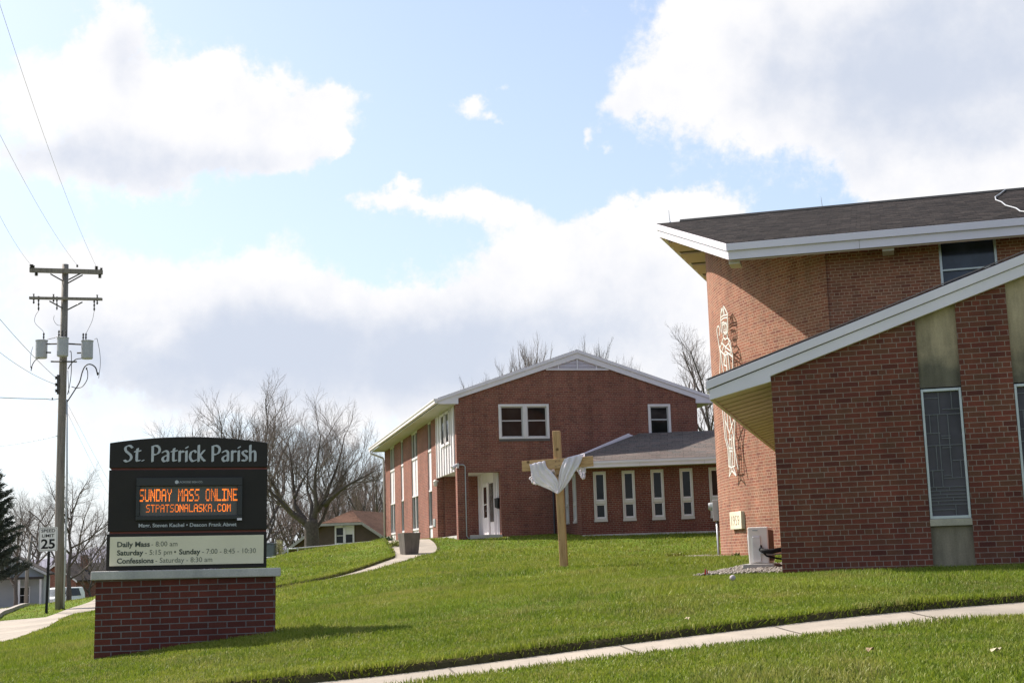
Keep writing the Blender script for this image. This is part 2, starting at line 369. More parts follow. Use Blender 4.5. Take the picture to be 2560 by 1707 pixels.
M_POLE = wood('pole_wood', (.20,.175,.155), (.13,.112,.10), (10, 10, .5), False)
M_CROSS = wood('cross_wood', (.43,.265,.135), (.27,.15,.065), (11, 11, 1.0))
M_BEAM = wood('beam_wood', (.47,.295,.15), (.30,.17,.075), (1.0, 11, 11))
M_STEEL = plain('galvanised_steel', (.40,.41,.43), .4, .6, .12)
M_GREYP = plain('grey_paint', (.36,.37,.39), .45, 0, .08, 3)
M_DARK = plain('dark_hardware', (.05,.045,.045), .5, 0, .2, 8)
M_BLK = plain('black_metal', (.015,.015,.016), .7, 0, .2, 8, .15)
M_SIGN = plain('sign_cabinet', (.017,.0135,.0125), .5, 0, .12, 4, .25)
M_SIGND = plain('sign_display_case', (.010,.011,.014), .4, 0, .15, 5)
M_SCREEN = plain('led_screen', (.085,.078,.074), .5, 0, .06, 40)
M_REDL = plain('sign_red_line', (.16,.022,.012), .45, 0, .15, 6)
M_LET = plain('sign_letter', (.42,.43,.47), .5, 0, .05, 5)
M_PANEL = plain('message_panel', (.66,.60,.45), .4, 0, .04, 3)
M_TXT = plain('dark_letter', (.045,.055,.042), .6, 0, .1)
M_TXT2 = plain('faded_letter', (.11,.12,.09), .6, 0, .1)
M_LED = emit('led_orange', (1.0, .21, .018), .92)
def cloth_mat():
    m = plain('white_cloth', (.90,.87,.92), .85, 0, .03, 8, .2); N, L = m.node_tree.nodes, m.node_tree.links; B = N['Principled BSDF']
    tr = N.new('ShaderNodeBsdfTranslucent'); tr.inputs[0].default_value = (.90, .86, .91, 1); mx = N.new('ShaderNodeMixShader'); mx.inputs[0].default_value = .52
    L.new(B.outputs[0], mx.inputs[1]); L.new(tr.outputs[0], mx.inputs[2]); L.new(mx.outputs[0], N['Material Output'].inputs[0]); return m
M_CLOTH = cloth_mat()
M_STAT = plain('statue_aluminium', (.62,.60,.55), .45, 0, .05, 3)
M_SPW = plain('speed_sign_white', (.60,.59,.57), .5, 0, .06, 3)
M_BARK = plain('bark', (.10,.083,.074), .9, 0, .3, 8, .2, .5)
M_TWIG = plain('twig', (.145,.118,.107), .9, 0, .25, 3, .2)
M_TWIGR = plain('twig_reddish', (.17,.125,.112), .9, 0, .25, 1, .2)
M_NEED = plain('conifer_needle', (.060,.070,.055), .8, 0, .35, 1.5, .2)
M_ROCK = None
def gravel_mat():
    m, N, L, B = new_mat('river_gravel'); g = N.new('ShaderNodeObjectInfo'); geo = N.new('ShaderNodeNewGeometry')
    r = ramp(N, L, geo.outputs['Random Per Island'], [(0, (.07,.055,.045)), (.3, (.14,.12,.10)), (.6, (.22,.19,.165)), (.8, (.11,.095,.09)), (1, (.34,.30,.26))])
    r.color_ramp.interpolation = 'LINEAR'; L.new(r.outputs[0], B.inputs['Base Color']); B.inputs['Roughness'].default_value = .8
    return m
M_ROCK = gravel_mat()
def lawn_soil():
    m, N, L, B = new_mat('lawn_ground'); tc = N.new('ShaderNodeTexCoord'); p = tc.outputs['Object']
    a = tnoise(N, L, p, .35, 5, .6); b = tnoise(N, L, p, 2.6, 5, .65); c = tnoise(N, L, p, 40, 4, .7)
    x = ramp(N, L, a, [(.3, (.085,.140,.012)), (.5, (.110,.165,.014)), (.7, (.145,.185,.020))]).outputs[0]
    x = mixc(N, L, ramp(N, L, b, [(.50, (0,)*3), (.70, (.7,)*3)]).outputs[0], x, (.20,.17,.065))
    x = mixc(N, L, .6, x, ramp(N, L, c, [(.3, (.45,)*3), (.7, (1.35,)*3)]).outputs[0], 'MULTIPLY')
    L.new(x, B.inputs['Base Color']); B.inputs['Roughness'].default_value = 1; B.inputs['Specular IOR Level'].default_value = .1
    bump(N, L, B, c, .8, .04)
    return m
M_LAWN = lawn_soil()
def blade_mat():
    m, N, L, B = new_mat('grass_blade'); tc = N.new('ShaderNodeTexCoord'); p = tc.outputs['Object']; geo = N.new('ShaderNodeNewGeometry')
    rnd = geo.outputs['Random Per Island']
    a = tnoise(N, L, p, .35, 5, .6); b = tnoise(N, L, p, 2.6, 5, .65)
    x = ramp(N, L, a, [(.3, (.125,.180,.014)), (.5, (.170,.222,.020)), (.7, (.222,.248,.030))]).outputs[0]
    x = mixc(N, L, .7, x, ramp(N, L, tnoise(N, L, p, 1.1, 6, .65), [(.32, (.62, .72, .55)), (.5, (1,)*3), (.68, (1.25, 1.12, 1.2))]).outputs[0], 'MULTIPLY')
    x = mixc(N, L, .75, x, ramp(N, L, rnd, [(0, (.55,.62,.5)), (.5, (1,)*3), (1, (1.4,1.3,1.2))]).outputs[0], 'MULTIPLY')
    add = N.new('ShaderNodeMath'); add.operation = 'MULTIPLY_ADD'; L.new(rnd, add.inputs[0]); add.inputs[1].default_value = .42; L.new(b, add.inputs[2])
    x = mixc(N, L, ramp(N, L, add.outputs[0], [(.74, (0,)*3), (1.0, (.8,)*3)]).outputs[0], x, (.29,.26,.09))
    x = mixc(N, L, ramp(N, L, tnoise(N, L, p, .62, 7, .68), [(.53, (0,)*3), (.70, (.62,)*3)]).outputs[0], x, (.30, .255, .085))
    L.new(x, B.inputs['Base Color']); B.inputs['Roughness'].default_value = .55; B.inputs['Specular IOR Level'].default_value = .25
    tr = N.new('ShaderNodeBsdfTranslucent'); L.new(x, tr.inputs[0]); mx = N.new('ShaderNodeMixShader'); mx.inputs[0].default_value = .38
    L.new(B.outputs[0], mx.inputs[1]); L.new(tr.outputs[0], mx.inputs[2])
    L.new(mx.outputs[0], N['Material Output'].inputs[0])
    return m
M_BLADE = blade_mat()
M_SOIL = plain('dark_soil', (.060,.050,.024), 1, 0, .4, 12, .1, .8)

# ------------------------------------------------------------------ ground
def plane_far(x, y):
    al = -.269*x + .963*y
    return np.maximum(-1.45 - .0222*np.maximum(al-52, 0), -9.0)
_ctl = [tuple(chp(0, 0, -.10)), tuple(chp(2.5, 0, -.06)), tuple(chp(6, 0, 0)), tuple(chp(12, -.5, .05)), tuple(chp(-.6, .5, -.10)), tuple(chp(-.5, 2.6, -.055)), tuple(chp(-1.82, 13.6, .06)),
        tuple(chp(-2.9, 17.3, .07)), tuple(chp(10, 14, .1)), tuple(chp(-4.5, 24, .25)),
        tuple(ap(0, 0, -.01)), tuple(ap(4.6, 0, -.03)), tuple(ap(9, 0, .0)), tuple(rp(0, 0, -.02)), tuple(rp(1.7, 0, .05)), tuple(rp(0, 8, .06)), tuple(rp(0, 15, .18)), tuple(rp(0, 21.4, .25)), tuple(rp(12, 10, .2)), tuple(rp(6, 24, .2))]
_ctl += [tuple(at(u, v, Y)) for (u, v, Y) in [
    (1410, 1419, 25), (1280, 1520, 15.9), (238, 1648, 15.1), (690, 1583, 15.15), (464, 1616, 15.0), (2560, 1518, 13.0), (1824, 1590, 11.8), (1280, 1660, 11.1), (930, 1707, 10.6), (1700, 1470, 15.6),
    (2560, 1707, 8.0), (1280, 1707, 9.4), (640, 1707, 11.), (60, 1707, 13.2),
    (1090, 1376, 47.5), (1045, 1393, 43), (958, 1418, 38), (871, 1440, 34), (760, 1462, 30), (690, 1475, 27.5),
    (963, 1354, 68), (850, 1362, 58), (745, 1388, 50), (676, 1410, 44), (800, 1410, 44),
    (0, 1613, 28), (118, 1568.7, 37), (236, 1532, 48), (0, 1553, 41), (165, 1524, 50.5), (151, 1520, 52), (0, 1537, 49), (0, 1522, 56)]]
_ctl += [(-4, 6, -1.35), (4, 4, -1.2), (-12, 8, -1.5), (12, 6, -.8), (-20, 18, -1.55), (16, 14, 0), (-10, 20, -1.33), (-7.5, 33, -.75), (-11, 45, -1.0), (-8, 76, .1), (-14, 70, -.9), (-2, 90, .3)]
for _x, _y in ((-24, 60), (-30, 80), (-20, 75), (-36, 100), (-28, 50), (-34, 60), (-24, 100), (-45, 90), (-40, 40), (-32, 22), (-22, 90)): _ctl.append((_x, _y, float(plane_far(_x, _y))))
CT = np.array(_ctl)
def _phi(r2): return np.where(r2 > 1e-9, .5*r2*np.log(np.maximum(r2, 1e-9)), 0)
_n = len(CT); _K = _phi(((CT[:, None, :2]-CT[None, :, :2])**2).sum(-1)) + np.eye(_n)*1e-2
_P = np.c_[np.ones(_n), CT[:, :2]]
_S = np.linalg.solve(np.block([[_K, _P], [_P.T, np.zeros((3, 3))]]), np.r_[CT[:, 2], 0, 0, 0])
def ground(x, y):
    x = np.asarray(x, float); y = np.asarray(y, float); sh = x.shape; xf, yf = x.ravel(), y.ravel(); out = np.zeros(len(xf))
    for i in range(0, len(xf), 20000):
        xx, yy = xf[i:i+20000], yf[i:i+20000]
        r2 = (xx[:, None]-CT[None, :, 0])**2 + (yy[:, None]-CT[None, :, 1])**2
        z = _phi(r2) @ _S[:_n] + _S[_n] + _S[_n+1]*xx + _S[_n+2]*yy
        d = np.sqrt(((xx+6)/46)**2 + ((yy-48)/52)**2); w = np.clip((d-.85)/.5, 0, 1); w = w*w*(3-2*w)
        far = np.where(xx > -5, np.clip((xx+5)/30, 0, 1)*1.6, 0) + plane_far(xx, yy)
        out[i:i+20000] = z*(1-w) + far*w
    return out.reshape(sh)
def gz(x, y): return float(ground(np.array([x]), np.array([y]))[0])
def on_ground(u, v, Y): p = at(u, v, Y); return W(p[0], p[1], gz(p[0], p[1]))

def build_ground():
    def axis(lo, hi, step, far, grow=1.35):
        a = list(np.arange(lo, hi+1e-6, step)); s = step
        while a[-1] < far: s *= grow; a.append(a[-1]+s)
        s = step
        while a[0] > -far: s *= grow; a.insert(0, a[0]-s)
        return np.array(a)
    xs = axis(-24, 16, .4, 3500); ys = axis(2, 76, .4, 3500)
    X, Y = np.meshgrid(xs, ys); Z = ground(X, Y); nx, ny = len(xs), len(ys)
    me = bpy.data.meshes.new('lawn'); me.vertices.add(nx*ny); me.vertices.foreach_set('co', np.c_[X.ravel(), Y.ravel(), Z.ravel()].ravel())
    i = np.arange((nx-1)*(ny-1)); r, c = i//(nx-1), i % (nx-1); a = r*nx+c
    q = np.c_[a, a+1, a+nx+1, a+nx]
    me.loops.add(q.size); me.polygons.add(len(q)); me.loops.foreach_set('vertex_index', q.ravel())
    me.polygons.foreach_set('loop_start', np.arange(0, q.size, 4)); me.polygons.foreach_set('loop_total', np.full(len(q), 4))
    me.polygons.foreach_set('use_smooth', np.ones(len(q), bool)); me.update(); me.validate()
    me.materials.append(M_LAWN); o = bpy.data.objects.new('lawn', me); COL.objects.link(o); tag(o, kind='structure')
build_ground()

def resample(P, step):
    P = np.asarray(P, float); d = np.r_[0, np.cumsum(np.linalg.norm(np.diff(P, axis=0), axis=1))]; n = max(2, int(d[-1]/step)+1)
    t = np.linspace(0, d[-1], n); return np.c_[[np.interp(t, d, P[:, k]) for k in range(P.shape[1])]].T
def smooth_line(P, n=12):            # Catmull-Rom through the points
    P = [np.asarray(p, float) for p in P]; Q = [2*P[0]-P[1]] + P + [2*P[-1]-P[-2]]; out = []
    for i in range(1, len(Q)-2):
        for k in range(n):
            t = k/n; a, b, c, d = Q[i-1], Q[i], Q[i+1], Q[i+2]
            out.append(.5*((2*b)+(-a+c)*t+(2*a-5*b+4*c-d)*t*t+(-a+3*b-3*c+d)*t**3))
    out.append(P[-1]); return np.array(out)
def strip(name, left, right, mat, dz, n=160, joints=None):
    A = smooth_line(left, 14); B = smooth_line(right, 14)
    def eq(P): d = np.r_[0, np.cumsum(np.linalg.norm(np.diff(P, axis=0), axis=1))]; t = np.linspace(0, d[-1], n); return np.c_[np.interp(t, d, P[:, 0]), np.interp(t, d, P[:, 1])]
    A, B = eq(A[:, :2]), eq(B[:, :2]); mb = MB(); K = 6; pts = []
    for i in range(n):
        q = A[i]+(B[i]-A[i])*np.linspace(0, 1, K+1)[:, None]; z = ground(q[:, 0], q[:, 1])+dz
        pts += [(q[k, 0], q[k, 1], z[k]) for k in range(K+1)]
    fs = [(i*(K+1)+k, i*(K+1)+k+1, (i+1)*(K+1)+k+1, (i+1)*(K+1)+k) for i in range(n-1) for k in range(K)]
    mb.add(pts, fs)
    if joints:
        L_ = np.r_[0, np.cumsum(np.linalg.norm(np.diff((A+B)/2, axis=0), axis=1))]; s_ = joints*.6
        while s_ < L_[-1]:
            q = []
            for off in (-.009, .009):
                i = np.interp(s_+off, L_, np.arange(n)); i0 = min(int(i), n-2); fr = i-i0; a = A[i0]*(1-fr)+A[i0+1]*fr; b = B[i0]*(1-fr)+B[i0+1]*fr; q.append([a+(b-a)*k/K for k in range(K+1)])
            row = q[0]+q[1]; xy = np.array(row); z = ground(xy[:, 0], xy[:, 1])+dz+.004; mb.add([(xy[k, 0], xy[k, 1], z[k]) for k in range(len(row))], [(k, k+1, K+1+k+1, K+1+k) for k in range(K)], None, 1); s_ += joints
    o = mb.build(name, [mat, M_JOINT], smooth=True); tag(o, kind='structure'); return A, B
M_JOINT = plain('concrete_joint', (.12, .10, .08), 1)
# --- front walk across the picture
WF = [W(22, 11.2, 0), W(15, 12.9, 0), W(9.5, 14.0, 0), at(2560, 1507, 13.3), at(1824, 1586, 12.05), at(1280, 1653, 11.35), at(930, 1700, 10.9), at(300, 1800, 10.3), at(-400, 1900, 9.9)]
WN = [p + W(.15, -1.0, 0) for p in WF]
walkA, walkB = strip('sidewalk', [p[:2] for p in WF], [p[:2] for p in WN], M_WALK, .012, joints=1.5)
# --- curved path to the rectory
PL = [at(958, 1366, 54), at(972, 1375, 50.5), at(988, 1388, 46), at(975, 1408, 42.5), at(936, 1417, 39.5), at(871, 1432, 35.8), at(784, 1452, 31.5), at(697, 1466, 28.6), at(560, 1492, 25.5), at(400, 1520, 22.5)]
PR = [at(1073, 1363, 52), at(1092, 1375, 47.6), at(1045, 1393, 43), at(1000, 1407, 40), at(958, 1419, 37.6), at(871, 1441, 33.6), at(770, 1461, 29.8), at(690, 1475, 27.5), at(560, 1502, 24.4), at(400, 1532, 21.4)]
pathA, pathB = strip('path', [p[:2] for p in PL], [p[:2] for p in PR], M_WALK, .018, 200, 1.5)
# --- pavement and road on the left
SL = [W(-6.6, 6, 0), W(-11.2, 22, 0), at(0, 1553, 41), at(165, 1524, 50.5), at(236, 1515.6, 57), W(-26.5, 80, 0), W(-42, 131, 0)]
SR = [W(-5.2, 6, 0), W(-9.2, 22, 0), at(0, 1613, 28), at(118, 1568.7, 37), at(236, 1532, 48.5), W(-24.8, 80, 0), W(-40, 131, 0)]
pavA, pavB = strip('pavement', [p[:2] for p in SL], [p[:2] for p in SR], M_WALK, .015, joints=1.6)
RE = [W(-6.0, 4, 0), W(-12.5, 28, 0), at(0, 1536, 49.5), W(-24.5, 72, 0), W(-44.2, 131, 0), W(-95, 290, 0)]
RW = [p + W(-9.2, -2.6, 0) for p in RE]
strip('road', [p[:2] for p in RW], [p[:2] for p in RE], M_ROAD, .02, 240)
def kerb():
    A = resample(smooth_line([p[:2] for p in RE], 14), .8); mb = MB(); pts = []
    for p in A:
        z = gz(p[0], p[1])
        for dx, dz in ((0, .0), (0, .14), (.16, .14), (.16, .0)): pts.append((p[0]+dx, p[1]+dx*.28, z+dz))
    n = len(A); fs = [(i*4+k, i*4+k+1, (i+1)*4+k+1, (i+1)*4+k) for i in range(n-1) for k in range(3)]
    mb.add(pts, fs); tag(mb.build('kerb', M_ROAD), kind='structure')
kerb()

# --- raised turf edges along the walk and the path: earth face and a grassed shoulder
def lipH(d, h, w): return np.where((d >= 0) & (d < w), h*(1-(d/w))**1.6, 0)
def dist_to(line, x, y):
    L = np.asarray(line)[:, :2]; a, b = L[:-1], L[1:]; best = np.full(len(x), 1e9)
    for i in range(len(a)):
        ab = b[i]-a[i]; t = np.clip(((x-a[i, 0])*ab[0]+(y-a[i, 1])*ab[1])/(ab@ab+1e-12), 0, 1)
        best = np.minimum(best, np.hypot(x-a[i, 0]-t*ab[0], y-a[i, 1]-t*ab[1]))
    return best
def inside(poly, x, y):
    P = np.asarray(poly)[:, :2]; r = np.zeros(len(x), bool); j = len(P)-1
    for i in range(len(P)):
        c = ((P[i, 1] > y) != (P[j, 1] > y)); dx = (P[j, 0]-P[i, 0])*(y-P[i, 1])/(P[j, 1]-P[i, 1]+1e-12)+P[i, 0]
        r ^= c & (x < dx); j = i
    return r
walk_poly = np.r_[walkA, walkB[::-1]]; path_poly = np.r_[pathA, pathB[::-1]]; pav_poly = np.r_[pavA, pavB[::-1]]
LIPS = [(walkA, .085, 1.5, +1), (walkB, .03, .5, -1), (pathA, .10, 1.2, +1), (pathB, .03, .4, -1)]
def turf(line, h, w, side, name):
    A = resample(line, .12); T = np.gradient(A, axis=0); T /= np.linalg.norm(T, axis=1)[:, None]; Nn = np.c_[T[:, 1], -T[:, 0]]
    mid = A[len(A)//2]+Nn[len(A)//2]*.3
    if (side > 0) == bool(inside(walk_poly if line is walkA or line is walkB else path_poly, mid[:1], mid[1:2])[0]): Nn = -Nn
    if side < 0 and inside(walk_poly if line is walkB else path_poly, mid[:1], mid[1:2])[0]: Nn = -(-Nn) if False else Nn
    m2 = A[len(A)//2]+Nn[len(A)//2]*.2
    if inside(walk_poly if (line is walkA or line is walkB) else path_poly, m2[:1], m2[1:2])[0]: Nn = -Nn
    rnd = random.Random(3); offs = [0, .03, .09, .2, .4, .7, 1.0, 1.3, 1.6]; offs = [o for o in offs if o < w]+[w]
    jit = np.interp(np.arange(len(A)), np.arange(0, len(A)+5, 3), [rnd.uniform(-.02, .02) for _ in range(len(np.arange(0, len(A)+5, 3)))])
    pts = []
    for k, o in enumerate(offs):
        q = A+Nn*(o+jit*(k < 4))[:, None] if False else A+Nn*(o+(jit if k < 4 else 0*jit))[:, None]
        z = ground(q[:, 0], q[:, 1])+(lipH(np.full(len(A), max(o, 0)), h, w+1e-3)*(0.62 if k == 1 else .93 if k == 2 else 1) if k > 0 else -.02)+(.004 if k < len(offs)-1 else -.004)
        pts += [(q[i, 0], q[i, 1], z[i]) for i in range(len(A))]
    n = len(A); mb = MB()
    mb.add(pts, [(k*n+i, k*n+i+1, (k+1)*n+i+1, (k+1)*n+i) for k in range(len(offs)-1) for i in range(n-1)])
    for f in range(2*(n-1)): mb.mi[f] = 1
    tag(mb.build(name, [M_LAWN, M_SOIL], smooth=True), kind='structure')
for ln, h, w, sd in LIPS: turf(ln, h, w, sd, 'lawn_edge')
def turf_z(x, y):
    z = ground(x, y)
    for ln, h, w, sd in LIPS:
        m = (x > ln[:, 0].min()-2) & (x < ln[:, 0].max()+2) & (y > ln[:, 1].min()-2) & (y < ln[:, 1].max()+2)
        if m.any():
            step = max(1, len(ln)//60); d = dist_to(ln[::step], x[m], y[m])
            poly = walk_poly if ln is walkA or ln is walkB else path_poly
            other = walkB if ln is walkA else walkA if ln is walkB else pathB if ln is pathA else pathA
            closer = d < dist_to(other[::step], x[m], y[m])
            z[m] += np.where(closer, lipH(d, h, w), 0)
    return z
NOGRASS = [walk_poly, path_poly, pav_poly]
_fp = lambda F, *q: np.array([F(*p, 0)[:2] for p in q])
NOGRASS += [_fp(chp, (0, 0), (14, 0), (14, 12), (0, 12)), _fp(chp, (.41, 11.3), (-1.1, 12.7), (-2.2, 14.7), (-2.9, 17.5), (-2.9, 19), (10, 30), (14, 12)), _fp(rp, (0, 0), (9.5, 0), (9.5, 21), (0, 21)), _fp(ap, (0, 0), (12, 0), (12, 4), (-1, 4)), _fp(chp, (-1.15, .35), (-.05, .2), (-.05, 3.6), (-.9, 3.6))]
def grass(name, n, x0, x1, y0, y1, wd, ht, seed, bend=True, cond=None, droop=0.):
    rg = np.random.default_rng(seed); x = rg.uniform(x0, x1, n); y = rg.uniform(y0, y1, n)
    u = 1280+FPX*x/np.maximum(y, 1); keep = (u > -300) & (u < 4000)
    if cond is not None: keep &= cond(x, y)
    x, y = x[keep], y[keep]
    for P in NOGRASS: k = ~inside(P, x, y); x, y = x[k], y[k]
    n = len(x); z = turf_z(x, y); th = rg.uniform(0, 2*math.pi, n); h = ht*rg.uniform(.55, 1.35, n); w = wd*rg.uniform(.7, 1.4, n)
    clump = .75+.5*np.sin(x*1.9+np.sin(y*1.3)*2)*np.sin(y*2.3+np.sin(x*1.7)); h *= np.clip(clump, .6, 1.3)
    lx, ly = np.cos(th), np.sin(th); ld = rg.uniform(0, 2*math.pi, n); la = rg.uniform(.15, .85, n)
    dx, dy = np.cos(ld)*la, np.sin(ld)*la-droop*rg.uniform(.2, 1.2, n)
    b1 = np.c_[x-lx*w, y-ly*w, z-.008]; b2 = np.c_[x+lx*w, y+ly*w, z-.008]; tip = np.c_[x+dx*h, y+dy*h, z+h*(np.sqrt(np.maximum(.1, 1-la*la*.6))-droop*rg.uniform(.0, .9, n))]
    me = bpy.data.meshes.new(name)
    if bend:
        m1 = np.c_[x-lx*w*.75+dx*h*.33, y-ly*w*.75+dy*h*.33, z+h*.56]; m2 = np.c_[x+lx*w*.75+dx*h*.33, y+ly*w*.75+dy*h*.33, z+h*.56]
        co = np.stack([b1, b2, m2, m1, tip], 1).reshape(-1, 3); base = np.arange(n)[:, None]*5
        lv = np.concatenate([base+np.array([[0, 1, 2, 3]]), base+np.array([[3, 2, 4]])], 1).ravel(); tot = np.tile([4, 3], n)
    else:
        co = np.stack([b1, b2, tip], 1).reshape(-1, 3); lv = np.arange(3*n); tot = np.full(n, 3)
    me.vertices.add(len(co)); me.vertices.foreach_set('co', co.ravel()); me.loops.add(len(lv)); me.loops.foreach_set('vertex_index', lv)
    me.polygons.add(len(tot)); me.polygons.foreach_set('loop_start', np.r_[0, np.cumsum(tot)[:-1]]); me.polygons.foreach_set('loop_total', tot)
    me.update(); me.materials.append(M_BLADE); o = bpy.data.objects.new(name, me); COL.objects.link(o); tag(o, kind='stuff'); return o
GD = 1.0
grass('lawn_grass', int(560000*GD), -6, 13, 7.6, 15, .0036, .048, 1)
grass('lawn_grass', int(290000*GD), -9, 12, 15, 22, .0050, .050, 2, False)
grass('lawn_grass', int(150000*GD), -12, 9, 22, 34, .0085, .066, 3, False)
grass('lawn_grass', int(130000*GD), -15, 10, 34, 53, .014, .072, 4, False)
grass('lawn_grass', int(60000*GD), -24, -6, 20, 66, .014, .072, 5, False)
# shaggy fringe growing out of the cut earth faces
def fringe(line, h, n, wd, ht, seed, xr):
    rg = np.random.default_rng(seed); A = resample(line, .05); A = A[(A[:, 0] > xr[0]) & (A[:, 0] < xr[1])]; T = np.gradient(A, axis=0); T /= np.linalg.norm(T, axis=1)[:, None]; Nn = np.c_[T[:, 1], -T[:, 0]]
    poly = walk_poly if line is walkA or line is walkB else path_poly; k = len(A)//2
    if inside(poly, A[k:k+1, 0]+Nn[k:k+1, 0]*.2, A[k:k+1, 1]+Nn[k:k+1, 1]*.2)[0]: Nn = -Nn
    i = rg.integers(0, len(A), n); patch = .5+.5*np.sin(i*.031+np.sin(i*.011)*3)*np.sin(i*.0173+1); keep = rg.uniform(0, 1, n) < .35+.75*patch; i = i[keep]; n = len(i)
    f = rg.uniform(0, 1, n)**.6; d = f*.13; x = A[i, 0]+Nn[i, 0]*d; y = A[i, 1]+Nn[i, 1]*d; z = ground(x, y)+h*np.minimum(1, f**.8*1.05)*.97
    L = ht*rg.uniform(.5, 1.3, n); out = rg.uniform(.1, .95, n); sw = rg.normal(0, .35, n); dx = -Nn[i, 0]*out+T[i, 0]*sw; dy = -Nn[i, 1]*out+T[i, 1]*sw; dz = rg.uniform(-.35, .9, n)
    w = wd*rg.uniform(.7, 1.3, n); b1 = np.c_[x-T[i, 0]*w, y-T[i, 1]*w, z]; b2 = np.c_[x+T[i, 0]*w, y+T[i, 1]*w, z]; tip = np.c_[x+dx*L, y+dy*L, z+dz*L]
    co = np.stack([b1, b2, tip], 1).reshape(-1, 3); me = bpy.data.meshes.new('lawn_grass'); me.vertices.add(len(co)); me.vertices.foreach_set('co', co.ravel())
    me.loops.add(3*n); me.loops.foreach_set('vertex_index', np.arange(3*n)); me.polygons.add(n); me.polygons.foreach_set('loop_start', np.arange(0, 3*n, 3)); me.polygons.foreach_set('loop_total', np.full(n, 3)); me.update()
    me.materials.append(M_BLADE); o = bpy.data.objects.new('lawn_grass', me); COL.objects.link(o); tag(o, kind='stuff')
fringe(walkA, .085, 16000, .0048, .075, 31, (-4.5, 9)); fringe(walkB, .03, 9000, .0045, .06, 32, (-4.5, 9)); fringe(pathA, .10, 16000, .010, .10, 33, (-12, 0)); fringe(pathB, .03, 9000, .010, .07, 34, (-12, 0))

